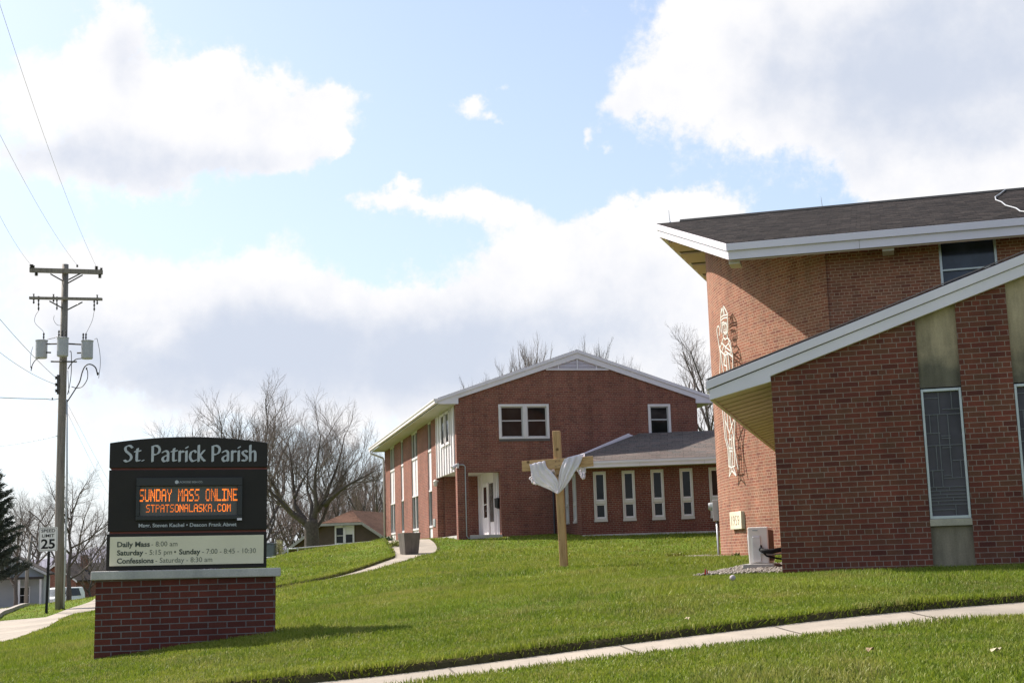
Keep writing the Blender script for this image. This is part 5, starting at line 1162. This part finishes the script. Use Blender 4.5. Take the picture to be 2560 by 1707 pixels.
def conifer():
    base = place(-30, 1480, 92); H = 9.2; rg = random.Random(8); t = thing('conifer', 'dark evergreen conifer with upswept branches at the left edge of the view', 'tree', base); b = Vector(base)
    tr = MB(); tr.tube([b-Vector((0, 0, .3)), b+Vector((.1, 0, H*.5)), b+Vector((0, 0, H))], [.26, .16, .02], 8); nd = MB(); br = MB()
    for i in range(74):
        f = .22+.77*i/74; z = f*H; L = (1-f)**.7*2.9+.35; ph = i*2.399+rg.uniform(-.3, .3); up = .25+.5*f
        L *= rg.uniform(.7, 1.12); P = [b+Vector((0, 0, z))]; d = Vector((math.cos(ph), math.sin(ph), up*.4)).normalized()
        for k in range(5): d = (d+Vector((rg.gauss(0, .05), rg.gauss(0, .05), .07))).normalized(); P.append(P[-1]+d*L/5)
        br.tube(P, [.045*(1-f)+.014]*1+[.03*(1-f)+.01]*2+[.008]*3, 4, False)
        n = int(230*L)
        for q in range(n):
            x = (.06+.94*rg.random())*5; k = min(int(x), 4); p = P[k].lerp(P[k+1], x-k); w = .36*(1-.5*x/5)
            p = p+Vector((rg.gauss(0, w*.55), rg.gauss(0, w*.55), rg.gauss(0, w*.28))); dd = (d+Vector((rg.gauss(0, .6), rg.gauss(0, .6), rg.gauss(.15, .35)))).normalized()
            s = dd.cross(Vector((rg.gauss(0, 1), rg.gauss(0, 1), rg.gauss(0, 1)))).normalized()*rg.uniform(.022, .05); e = p+dd*rg.uniform(.14, .34)
            nd.add([p-s, p+s, e], [(0, 1, 2)])
    tr.build('trunk', M_BARK, t, smooth=True); br.build('branches', M_BARK, t, smooth=True); nd.build('foliage', M_NEED, t)
conifer()

def woods():      # far-off wood that reads as one mass
    rg = random.Random(4); mb = MB()
    for i in range(5200):
        a = R(rg.uniform(-27, 24)); Y = rg.uniform(190, 340); x = math.tan(a)*Y; z = float(plane_far(x, Y))-.5; h = rg.uniform(5.5, 10.5)*(.8+.2*math.sin(a*40))
        if rg.random() < .3:
            w = rg.uniform(.10, .2); mb.add([(x-w, Y, z), (x+w, Y, z), (x+rg.gauss(0, .3), Y, z+h)], [(0, 1, 2)])
        for k in range(5):
            zz = z+h*rg.uniform(.2, 1); dx = rg.gauss(0, 1.3); w = rg.uniform(.05, .14); x2 = x+rg.gauss(0, 1.5); mb.add([(x2-w, Y, zz), (x2+w, Y, zz-.1), (x2+dx, Y+rg.gauss(0, .5), zz+rg.uniform(.8, 2.6))], [(0, 1, 2)])
    tag(mb.build('woods', plain('far_twigs', (.15, .12, .115), .95, 0, .3, .05, .1)), kind='stuff')
woods()
def hills():
    mb = MB(); n = 90; pts = []
    for k in range(n+1):
        a = R(-50+100*k/n); h = 34+14*math.sin(k*.23)+7*math.sin(k*.61+1)+5*math.sin(k*1.3)
        for rr, hh in ((2300, -14), (2600, h*.72), (3000, h), (3300, -14)): pts.append((math.sin(a)*rr, math.cos(a)*rr, hh))
    mb.add(pts, [(k*4+j, k*4+j+1, (k+1)*4+j+1, (k+1)*4+j) for k in range(n) for j in range(3)])
    tag(mb.build('hills', plain('hazy_hill_woods', (.17, .165, .20), 1, 0, .15, .01, .05), smooth=True), kind='structure')  # bluish distance haze is mixed into the colour of the wooded hills
hills()

# ------------------------------------------------------------------ houses beyond
def gable_house(name, label, c, w, d, h, rh, yw, wall, roof, wins=(), porch=False, chimney=False, cat='house', oh=.4):
    t = thing(name, label, cat, c); cy, sy = math.cos(yw), math.sin(yw)
    def F(x, y, z): return np.array([c[0]+x*cy-y*sy, c[1]+x*sy+y*cy, c[2]+z])
    m = MB(); m.prism([F(-w/2, 0, -1), F(w/2, 0, -1), F(w/2, 0, h), F(0, 0, h+rh), F(-w/2, 0, h)], F(0, d, 0)-F(0, 0, 0)); m.build('wall', wall, t)
    r = MB(); s = rh/(w/2); e = w/2+oh
    for g in (-1, 1): r.prism([F(g*e, -oh, h-oh*s+.02), F(0, -oh, h+rh+.02), F(0, -oh, h+rh+.16), F(g*e, -oh, h-oh*s+.16)], F(0, d+2*oh, 0)-F(0, 0, 0))
    rf = r.build('roof', roof, t)
    f = MB()
    for g in (-1, 1): f.prism([F(g*e, -oh-.03, h-oh*s-.10), F(0, -oh-.03, h+rh-.10), F(0, -oh-.03, h+rh+.12), F(g*e, -oh-.03, h-oh*s+.12)], F(0, .029, 0)-F(0, 0, 0))
    f.build('fascia', M_WH2, rf)
    if chimney:
        k = MB(); k.box(F, w*.12, w*.12+.6, d*.4, d*.4+.6, h, h+rh+1.0); k.build('chimney', M_BR, rf)
    for (x, z, ww, hh) in wins:
        o = MB()
        for (a, b_, p, q) in ((x, x+.1, z, z+hh), (x+ww-.1, x+ww, z, z+hh), (x+.1, x+ww-.1, z, z+.1), (x+.1, x+ww-.1, z+hh-.1, z+hh), (x+.1, x+ww-.1, z+hh/2-.03, z+hh/2+.03)): o.box(F, a, b_, -.06, -.002, p, q)
        wf = o.build('window', M_WH2, t); g = MB(); g.box(F, x+.1, x+ww-.1, -.03, -.004, z+.1, z+hh-.1); g.build('pane', M_GLASS, wf)
    if porch:
        p = MB(); p.box(F, -w/2, w/2, -1.6, -.01, 2.5, 2.7)
        pf = p.build('porch_roof', roof, t)
        for x in (-w/2+.15, -w/6, w/6, w/2-.15): q = MB(); q.box(F, x-.08, x+.08, -1.5, -1.34, -.8, 2.5); q.build('porch_post', M_WH2, t)
    return t
WALLG = plain('grey_siding', (.36, .36, .38), .7, 0, .06, 1); WALLC = plain('cream_siding', (.46, .40, .29), .7, 0, .06, 1); WALLB = M_BR
gable_house('grey_house', 'pale grey house with a white posted porch at the left edge of the view', place(22, 1510, 118), 5.6, 6, 3.0, 1.5, R(14), WALLG, M_SH4, ((-1.8, .4, 1.0, 1.5), (.7, .4, 1.0, 1.5)), True)
gable_house('brick_house', 'dark roofed red brick house behind the utility pole', place(140, 1500, 150), 5.2, 8, 2.9, 1.6, R(-20), WALLB, M_SH4, ((-1.6, .6, .9, 1.2), (.7, .6, .9, 1.2)), False, True)
gable_house('cream_house', 'small cream house with a brown roof left of the parish sign', place(196, 1490, 165), 3.9, 6, 3.4, 1.1, R(25), WALLC, M_SH3, ((-.4, 1.7, .8, .9),))
def brown_house():
    Y = 84; lab = 'brown house with clipped gable and rust coloured roof behind the pipe railing'
    c = place(858, 1400, Y); zt = at(858, 1306, Y)[2]; t = thing('brown_house', lab, 'house', c); yw = R(-14)
    def F(x, y, z): return np.array([at(858, 1306, Y)[0]+x*math.cos(yw)-y*math.sin(yw), Y+x*math.sin(yw)+y*math.cos(yw), zt+z])
    k = Y/FPX; hw = 1.32; bl, br_ = -3.95, 4.0; zl = -1.78
    wl = MB(); wl.prism([F(bl, 0, -5), F(br_, 0, -5), F(br_, 0, zl-.02), F(hw, 0, -.12), F(-hw, 0, -.12), F(bl, 0, zl-.02)], F(0, 9, 0)-F(0, 0, 0)); wl.build('wall', plain('brown_siding', (.085, .055, .045), .8, 0, .15, 2), t)
    rf = MB(); ap_ = F(0, 1.5, .80)
    for g in (-1, 1):
        a = F(g*4.35, -.35, zl-.18); b = F(g*hw, -.35, .0); top = ap_; rt = F(0, 9.5, .80); e = F(g*4.35, 9.5, zl-.18)
        rf.poly([a, b, top, rt, e]) ; rf.poly([p-ez*.14 for p in (e, rt, top, b, a)])
        rf.quad(a, b, b-ez*.14, a-ez*.14)
    rf.poly([F(-hw, -.35, 0), F(hw, -.35, 0), ap_]); ro = rf.build('roof', M_SH3, t)
    f = MB(); f.prism([F(-hw-.05, -.38, -.02), F(hw+.05, -.38, -.02), F(hw+.05, -.38, -.17), F(-hw-.05, -.38, -.17)], F(0, .028, 0)-F(0, 0, 0))
    for g in (-1, 1): f.prism([F(g*(hw+.06), -.37, -.04), F(g*4.37, -.37, zl-.20), F(g*4.37, -.37, zl-.40), F(g*(hw+.06), -.37, -.22)], F(0, .018, 0)-F(0, 0, 0))
    f.build('fascia', plain('grey_fascia', (.36, .33, .33), .6), ro)
    wn = MB(); 
    for (a, b_, p, q) in ((-.53, -.43, -1.32, -.18), (.63, .73, -1.32, -.18), (.02, .18, -1.32, -.18), (-.43, .63, -.30, -.18), (-.43, .63, -1.32, -1.22)): wn.box(F, a, b_, -.08, -.003, p, q)
    wf = wn.build('window', M_WH, t); g = MB(); g.box(F, -.43, .02, -.04, -.006, -1.22, -.30); g.box(F, .18, .63, -.04, -.006, -1.22, -.30); g.build('pane', M_GLASS, wf)
    bl_ = MB(); bl_.box(F, .19, .62, -.06, -.041, -.72, -.31); bl_.build('blind', M_WH2, wf)
    bl_ = MB(); bl_.box(F, -.42, .01, -.06, -.041, -.80, -.76); bl_.build('sash_bar', M_WH2, wf)
brown_house()
def railing():
    t = thing('railing', 'low grey pipe railing along the crest of the lawn beside the rectory', 'railing', place(850, 1362, 60)); m = MB(); q = MB()
    A = [at(719, 1372.5, 58), at(785, 1366.5, 60), at(850, 1361, 62.5), at(905, 1355.5, 65.5), at(963, 1350.8, 69)]; B = [at(655, 1395.5, 55), at(697, 1391.5, 56), at(740, 1388, 57.5), at(780, 1385, 59)]
    for L in (A, B): m.tube(L, .035, 6)
    m.build('rail', M_FRAME, t, smooth=True)
    for p, z in ((at(745, 1370, 58.5), 1.0), (at(849, 1361, 62.4), .8), (at(720, 1372, 58), 1.0), (at(675, 1393.5, 55.5), .9), (at(698, 1391, 56), .8), (at(712, 1390, 56.5), .8)):
        q = MB(); q.tube([p+ez*.04, p-ez*z], .035, 6); q.build('rail_post', M_FRAME, t)
railing()
def util_box():
    p = at(686, 1375, 66); t = thing('utility_box', 'dark blue grey utility box beside the right edge of the parish sign', 'utility box', W(p[0], p[1], p[2]-1.5))
    b = MB(); b.box(lambda x, y, z: p+W(x, y, z), -.36, .06, -.3, .3, -1.5, .30); b.box(lambda x, y, z: p+W(x, y, z), -.38, .08, -.32, .32, .30, .35); b.build('cabinet', plain('blue_grey_paint', (.085, .10, .13), .5), t, bevel=.02)
    d = MB(); d.box(lambda x, y, z: p+W(x, y, z), -.32, .02, -.315, -.302, -.9, .22); d.build('cabinet_door', plain('blue_grey_door', (.10, .115, .145), .5), t)
    tr = MB(); g = random.Random(2)
    for i in range(420):
        c = p+W(.24+g.gauss(0, .10), g.gauss(0, .12), g.uniform(-.9, .42)); d_ = W(g.gauss(0, .05), g.gauss(0, .05), g.uniform(.05, .16)); s = W(g.gauss(0, .02), g.gauss(0, .02), .0); tr.add([c-s, c+s, c+d_], [(0, 1, 2)])
    tag(tr.build('pale_shrub', plain('pale_twigs', (.42, .38, .22), .9, 0, .25)), 'narrow pale yellow dry shrub right of the utility box', 'shrub')
util_box()

# ------------------------------------------------------------------ street furniture on the left
UY = 51.
def P4(x, y, dy=0.): return at(.2423*x, 640+.2423*y, UY+dy)
def utility_pole():
    b = place(151, 1521, UY); t = thing('utility_pole', 'tall weathered wooden utility pole with two crossarms and three grey transformers', 'utility pole', b)
    m = MB(); m.tube([b-ez*.6, at(148.5, 1296, UY), at(158, 900, UY), P4(675, 88)], [.172, .162, .14, .118], 14); m.build('pole', M_POLE, t, smooth=True)
    def arm(nm, a, c, hh, dd):
        o = MB(); ax = (c-a)/np.linalg.norm(c-a); F = lambda x, y, z: a+ax*x+W(0, 1, 0)*y+ez*z; o.box(F, 0, np.linalg.norm(c-a), -dd, dd, -hh, hh); return o.build(nm, M_POLE, t, bevel=.01)
    arm('crossarm', P4(308, 146, -.20), P4(1058, 167, -.20), .088, .06); arm('crossarm', P4(303, 433, -.19), P4(1055, 446, -.19), .052, .05)
    for a, c in (((520, 185), (650, 258)), ((852, 196), (700, 280)), ((832, 180), (708, 244)), ((510, 465), (645, 538)), ((850, 476), (700, 553))):
        o = MB(); o.tube([P4(*a, -.25), P4(*c, -.15)], .026, 6); o.build('brace', M_DARK, t)
    def ins(x, y0, y1, r=.045, mat=M_DARK):
        o = MB(); a, c = P4(x, y0, -.2), P4(x, y1, -.2); n = 7; o.tube([a+(c-a)*i/n for i in range(n+1)], [r*(.45 if i % 2 else 1) for i in range(n+1)], 8); o.build('insulator', mat, t, smooth=False)
    for x, y0, y1, r in ((325, 90, 135, .085), (345, 100, 128, .06), (375, 172, 205, .075), (995, 108, 150, .075), (1045, 125, 165, .06), (1030, 185, 228, .075), (797, 92, 116, .045), (348, 392, 492, .042), (398, 415, 562, .04), (552, 395, 475, .042), (587, 420, 557, .036), (1003, 402, 500, .042), (972, 430, 566, .04)): ins(x, y0, y1, r)
    def can(x0, x1, y0, y1, dy, bush):
        c0 = P4((x0+x1)/2, y1, dy); h = np.linalg.norm(P4((x0+x1)/2, y0, dy)-c0); r = abs(x1-x0)*.2423/FPX*UY/2
        o = MB(); o.lathe(c0, [(r*.9, 0), (r, .03), (r, h*.9), (r*1.08, h*.92), (r*1.08, h*.96), (r*.5, h)], 18); tr = o.build('transformer', plain('transformer_grey', (.34, .345, .37), .5, 0, .08, 4) if 'transformer_grey' not in bpy.data.materials else bpy.data.materials['transformer_grey'], t, smooth=False)
        for bx in bush: q = MB(); p = P4(bx, y0+4, dy); n = 5; q.tube([p+ez*.055*i for i in range(n+1)], [.04*(.55 if i % 2 else 1) for i in range(n+1)], 8); q.build('bushing', M_DARK, tr)
    can(366, 485, 862, 1056, -.1, (450,)); can(588, 702, 836, 1036, -.42, (607, 640, 680)); can(838, 957, 866, 1061, -.1, (858, 886))
    for a, c in (((485, 908), (600, 905)), ((700, 905), (842, 912)), ((470, 994), (525, 996)), ((795, 1000), (842, 998)), ((525, 1088), (792, 1090))):
        o = MB(); o.tube([P4(*a, -.15), P4(*c, -.15)], .03, 6); o.build('hanger', M_DARK, t)
    for L, r in (([(695, 1500), (760, 1400), (820, 1300), (848, 1200), (880, 1135), (930, 1116), (985, 1150), (1008, 1230)], .024), ([(700, 1165), (735, 1110), (785, 1065), (840, 1056)], .02), ([(738, 1346), (790, 1360), (850, 1345), (900, 1270), (903, 1190), (892, 1165)], .016), ([(320, 1185), (335, 1120), (370, 1070), (425, 1046)], .018), ([(975, 862), (998, 850), (1010, 890), (1030, 1000), (1035, 1120), (1018, 1260)], .010),
                 ([(340, 930), (318, 1020), (315, 1150)], .009), ([(400, 562), (365, 620), (362, 690), (440, 770), (450, 792)], .008), ([(560, 610), (555, 660), (590, 710), (640, 715)], .008), ([(972, 566), (950, 670), (890, 795)], .008), ([(718, 985), (735, 1000), (735, 1200), (715, 1350), (695, 1430)], .014), ([(700, 1180), (705, 1300), (712, 1420)], .012), ([(490, 860), (570, 840), (660, 795)], .012)):
        o = MB(); Q = smooth_line([P4(x, y, -.2) for x, y in L], 5); o.tube(Q, r, 6); o.build('cable', M_DARK, t, smooth=True)
    for y in (1255, 1325, 1388): ins(578, y-14, y+16, .05)
    for x, y in ((325, 1150), (893, 1162), (1012, 1212), (540, 1473)): ins(x, y-12, y+12, .035)
    o = MB(); o.tube([P4(600, 1225, -.14), P4(598, 1425, -.14)], .05, 6); o.build('rack', M_DARK, t)
    o = MB(); o.tube([P4(690, 1480, -.16), at(167.5, 1200, UY-.17), at(163.5, 1380, UY-.18), at(159.5, 1518, UY-.2)], .035, 8); o.build('riser_conduit', M_GREYP, t, smooth=True)
utility_pole()
def power_line(label, pts, r, sag=0.):
    Q = []; 
    for (a, b) in zip(pts[:-1], pts[1:]):
        for i in range(24): f = i/24; Q.append(a+(b-a)*f-ez*sag*4*f*(1-f))
    Q.append(pts[-1]); m = MB(); m.tube(Q, r, 5); o = m.build('power_line', M_WIRE, None, smooth=True); tag(o, label, 'power line', 'wires on the utility pole')
M_WIRE = plain('wire_grey', (.42, .43, .46), .5, .3, .1)
power_line('highest thin wire, from the right end of the upper crossarm to the top left corner', [P4(995, 112, -.2), at(-14, -30, 26)], .005, .35)
power_line('thin wire rising left from the top of the utility pole', [P4(797, 95, -.2), at(-70, 195, 27)], .005, .3)
power_line('thin wire rising left from the left end of the upper crossarm', [P4(322, 92, -.2), at(-80, 372, 28)], .005, .25)
power_line('upper slack grey cable from the pole rack to the left edge', [P4(578, 1255, -.2), at(-60, 725, 38)], .010, .12)
power_line('lower slack grey cable from the pole rack to the left edge', [P4(578, 1325, -.2), at(-80, 812, 40)], .009, .22)
power_line('dark nearly level cable below the transformers, ending at the left edge', [P4(600, 1470, -.1), P4(478, 1472, -.3), at(-80, 988, 47)], .017, .03)
power_line('lowest cable, dark, meeting the pole halfway up from the left edge', [at(143, 1089, UY-.1), at(-80, 1119, 60)], .016, .1)
power_line('faint service wire dropping right from the pole behind the parish sign', [at(168, 1030, UY), at(300, 1285, 78)], .005, .15)
power_line('second faint service wire dropping right behind the parish sign', [at(170, 1012, UY), at(330, 1300, 86)], .005, .15)
def second_pole():
    b = place(64, 1515, 108); t = thing('utility_pole', 'slim leaning wooden pole down the street at the left edge', 'utility pole', b)
    m = MB(); m.tube([b-ez*.5, at(68, 1430, 108), at(79, 1338, 108)], [.15, .14, .11], 10); m.build('pole', M_POLE, t, smooth=True)
    o = MB(); o.tube([at(72, 1352, 107.8), at(90, 1354, 107.8)], .05, 6); o.build('crossarm', M_POLE, t)
second_pole()
def speed_sign():
    Y = 49.2; b = place(116, 1521, Y); t = thing('speed_limit_sign', 'white speed limit 25 sign on a black post in front of the utility pole', 'sign', b); c = at(121.5, 1347, Y)
    p = MB(); p.box(lambda x, y, z: W(b[0]+x+.02*(z-b[2]), b[1]+y, z), -.04, .04, -.03, .03, b[2]-.4, c[2]+.1); p.build('post', M_BLK, t)
    F = lambda x, y, z: c+W(x, y, z)
    s = MB(); w, h, r = .335, .425, .05
    out = [(sx*(w-r)+r*math.cos(a), sz*(h-r)+r*math.sin(a)) for (sx, sz, a0) in ((1, 1, 0), (-1, 1, 90), (-1, -1, 180), (1, -1, 270)) for a in [R(a0+k*22.5) for k in range(5)]]
    s.prism([F(x, -.05, z) for x, z in out], W(0, .006, 0)); pl = s.build('plate', M_SPW, t)
    k = MB(); i2 = [(x*.93, z*.945) for x, z in out]; i3 = [(x*.90, z*.92) for x, z in out]; n = len(out)
    for i in range(n): j = (i+1) % n; k.quad(F(i2[i][0], -.0525, i2[i][1]), F(i2[j][0], -.0525, i2[j][1]), F(i3[j][0], -.0525, i3[j][1]), F(i3[i][0], -.0525, i3[i][1]))
    k.build('border', M_BLK, pl)
    for body, z, sz, wd, bd in (('SPEED', .245, .155, .50, .003), ('LIMIT', .07, .155, .44, .003), ('25', -.325, .46, .50, .012)): text_mesh('lettering', body, sz, lambda x, y, o, z=z: F(x, -.0515-o, z+y), M_BLK, pl, ext=.001, bold=bd, width=wd, align='CENTER')
speed_sign()

# ------------------------------------------------------------------ vehicles down the street
def car(name, label, c, yw, L, Wd, H, hood, paint, van=False):
    t = thing(name, label, 'van' if van else 'car', c); cy, sy = math.cos(yw), math.sin(yw)
    def F(x, y, z): return np.array([c[0]+x*cy-y*sy, c[1]+x*sy+y*cy, c[2]+z])     # front faces -y
    hb = .92 if van else .86; wb = H*.56
    prof = [(0, .32), (0, .62), (.08, hb-.08), (.25, hb), (hood, hb+.06), (hood+.85, H-.06), (hood+1.3, H), (L-(.25 if van else 1.0), H-.02), (L-.02, (H-.5) if van else hb+.1), (L, .5), (L-.05, .32)]
    b = MB(); hw = Wd/2; n = len(prof); pts = []
    for s in (-1, -.86, .86, 1):
        for (y, z) in prof:
            k = 1.0; inn = max(0, (z-hb)/(H-hb))*.16 if z > hb else 0
            pts.append(F((s*hw if abs(s) == 1 else s*hw)*(1-inn), y+(0.07 if abs(s) == 1 and y < .3 else 0), z-(.03 if abs(s) == 1 and z > hb else 0)))
    fs = [(r*n+i, r*n+(i+1) % n, (r+1)*n+(i+1) % n, (r+1)*n+i) for r in range(3) for i in range(n)]+[tuple(range(n))[::-1], tuple(3*n+i for i in range(n))]
    b.add(pts, fs); b.build('body', paint, t, bevel=.03)
    w = MB(); iz = .04; a0, a1_ = (hood+.06, hb+.11), (hood+.80, H-.11); o = .012
    w.add([F(-hw*.80, a0[0]-o-.02, a0[1]), F(hw*.80, a0[0]-o-.02, a0[1]), F(hw*.70, a1_[0]-o-.02, a1_[1]), F(-hw*.70, a1_[0]-o-.02, a1_[1])], [(0, 1, 2, 3)]); w.build('windscreen', glass('car_glass', (.10, .12, .14), .08, .6), t)
    for s in (-1, 1):
        g = MB(); g.add([F(s*(hw*.985+.004), hood+.75, hb+.08), F(s*(hw*.985+.004), L-.7, hb+.08), F(s*(hw*.875+.004), L-.95, H-.12), F(s*(hw*.875+.004), hood+1.25, H-.12)], [(0, 1, 2, 3)]); g.build('side_window', M_GLASS, t)
        h = MB(); h.box(F, s*hw*.62-.16, s*hw*.62+.16, -.02, .05, .60, .74); h.build('headlight', glass('headlight_glass', (.5, .5, .5), .1), t, bevel=.02)
        m = MB(); m.box(F, s*(hw+.02)-(.0 if s > 0 else .2), s*(hw+.02)+(.2 if s > 0 else 0), hood+.55, hood+.65, hb+.10, hb+.28); m.build('mirror', paint, t, bevel=.02)
        for y in (.95, L-.95):
            k = MB(); x0 = s*hw; k.tube([F(x0-s*.20, y, .33), F(x0+s*.01, y, .33)], .33, 18); wh = k.build('wheel', M_BLK, t, bevel=.02)
            k = MB(); k.tube([F(x0+s*.0105, y, .33), F(x0+s*.02, y, .33)], .19, 14); k.build('rim', M_STEEL, wh)
    g = MB(); g.box(F, -hw*.42, hw*.42, -.015, .03, .56, .76); g.box(F, -hw*.85, hw*.85, -.06, .03, .34, .48); g.build('grille', M_BLK, t, bevel=.01)
    return t
WHP = plain('white_car_paint', (.72, .72, .72), .25, 0, .02, 2); DKP = plain('dark_car_paint', (.025, .03, .035), .25, 0, .1, 2)
_p = place(113, 1521, 128); car('van', 'white van facing the camera on the street behind the speed limit sign', _p, R(-16), 4.9, 2.0, 1.80, .75, WHP, True)
_p = place(184, 1507, 150); car('parked_car', 'dark parked car between the utility pole and the parish sign', _p, R(28), 4.6, 1.85, 1.5, 1.05, DKP)
_p = place(204, 1505, 158); car('parked_car', 'small white parked car just left of the brick sign base', _p, R(40), 4.2, 1.8, 1.45, 1.0, WHP)

# ------------------------------------------------------------------ small things by the buildings
def planter():
    c = place(1023, 1362, 46.4); t = thing('planter', 'tall square tapered concrete planter on the path by the rectory', 'planter', c); yw = R(26); cy, sy = math.cos(yw), math.sin(yw)
    F = lambda x, y, z: np.array([c[0]+x*cy-y*sy, c[1]+x*sy+y*cy, c[2]+z]); H = .72; a, b = .235, .30; m = MB()
    def ring(r, z): return [F(-r, -r, z), F(r, -r, z), F(r, r, z), F(-r, r, z)]
    R_ = [ring(a, -.12), ring(a, 0), ring(b, H), ring(b-.045, H), ring(b-.055, H-.07)]; p = [q for r in R_ for q in r]
    m.add(p, [(i*4+k, i*4+(k+1) % 4, (i+1)*4+(k+1) % 4, (i+1)*4+k) for i in range(4) for k in range(4)]+[(3, 2, 1, 0)]); m.build('pot', M_PLANT, t, bevel=.008)
    s = MB(); s.quad(*ring(b-.05, H-.068)); s.build('potting_soil', M_SOIL, t)
planter()
def leafy(name, label, c, n, h, r, col, seed, cat='plant'):
    t = thing(name, label, cat, c); g = random.Random(seed); m = MB()
    for i in range(n):
        a = g.uniform(0, 6.28); d = g.uniform(0, r); p = np.array(c)+W(math.cos(a)*d, math.sin(a)*d, 0); p[2] = gz(p[0], p[1]); L = h*g.uniform(.5, 1.1); ln = g.uniform(.1, .7); ph = g.uniform(0, 6.28); w = .012+.010*g.random()
        dv = W(math.cos(ph)*ln, math.sin(ph)*ln, 1); sd = W(-math.sin(ph), math.cos(ph), 0)*w; mid = p+dv*L*.5; tip = p+dv*L*.85+W(math.cos(ph), math.sin(ph), -.2)*L*.15
        m.add([p-sd*.6, p+sd*.6, mid+sd, mid-sd, tip], [(0, 1, 2, 3), (3, 2, 4)])
    m.build('leaves', plain(name+'_leaf', col, .6, 0, .3, 9), t); return t
leafy('spring_plant', 'low yellow green plants beside the concrete planter', place(990, 1366, 49.5), 130, .28, .35, (.22, .24, .05), 1)
leafy('spring_plant', 'small dark green plant at the rear corner of the rectory path', place(968, 1362, 56), 120, .30, .32, (.05, .09, .03), 2)
leafy('spring_plant', 'yellowish sprouting plants on the gravel beside the electric meter', chp(-3.75, 15.6, gz(*chp(-3.75, 15.6, 0)[:2])-P0[2]), 110, .17, .28, (.26, .26, .06), 3)
leafy('weed', 'small weed at the foot of the curved church wall under the year stone', chp(-2.12, 14.1, gz(*chp(-2.12, 14.1, 0)[:2])-P0[2]), 40, .15, .10, (.09, .15, .03), 4)
def flag():
    c = chp(-1.04, .46, 0); c[2] = gz(c[0], c[1]); t = thing('marker_flag', 'tiny red plastic marker in the gravel by the cooling unit', 'marker', c); m = MB()
    m.tube([c, c+ez*.09], .006, 6); m.build('stake', M_STEEL, t); m = MB(); m.prism([c+ez*.03+W(-.03, 0, 0), c+ez*.02+W(.03, .01, 0), c+ez*.085+W(.012, .01, 0), c+ez*.10+W(-.022, 0, 0)], W(.003, .02, 0)); m.build('flap', plain('red_plastic', (.55, .03, .03), .5), t)
flag()
def litter(label, u, v, Y, col, r, seed, name='dry_leaf', cat='leaf'):
    p = at(u, v, Y); c = W(p[0], p[1], float(turf_z(np.array([p[0]]), np.array([p[1]]))[0])+.045); g = random.Random(seed); m = MB(); n = 9; pts = [c+W(0, 0, .012)]
    for k in range(n):
        a = 2*math.pi*k/n; q = r*(.6+.5*g.random())*(1.35 if k % 3 == 0 else 1); pts.append(c+W(math.cos(a)*q, math.sin(a)*q, g.uniform(-.012, .02)))
    m.add(pts, [(0, 1+k, 1+(k+1) % n) for k in range(n)]); o = m.build(name, plain(name+str(seed), col, .8, 0, .2, 20), None); md = o.modifiers.new('thick', 'SOLIDIFY'); md.thickness = .002; tag(o, label, cat)
litter('curled brown dry leaf on the front lawn near the right edge', 2176, 1636, 9.6, (.22, .15, .08), .032, 1)
litter('pale cream dry leaf on the front lawn, rightmost', 2484, 1592, 9.2, (.42, .36, .24), .032, 2)
litter('pale dry leaf in the grass just above the cut lawn edge', 1720, 1567, 12.6, (.36, .29, .17), .028, 3)
def tuft():
    p = at(1834, 1486, 15.2); c = W(p[0], p[1], gz(p[0], p[1])); t = thing('seed_head', 'fluffy pale dandelion seed head standing in the lawn before the church', 'flower', c); g = random.Random(3)
    s = MB(); s.tube([c, c+ez*.10], .003, 5); s.build('stem', M_BLADE, t); m = MB(); h = c+ez*.085; m.lathe(h, [(.004, 0), (.020, .006), (.031, .020), (.034, .034), (.029, .050), (.016, .061), (.004, .065)], 12)
    m.build('fluff', plain('seed_fluff', (.36, .31, .33), .9, 0, .3, 60), t, smooth=True)
tuft()
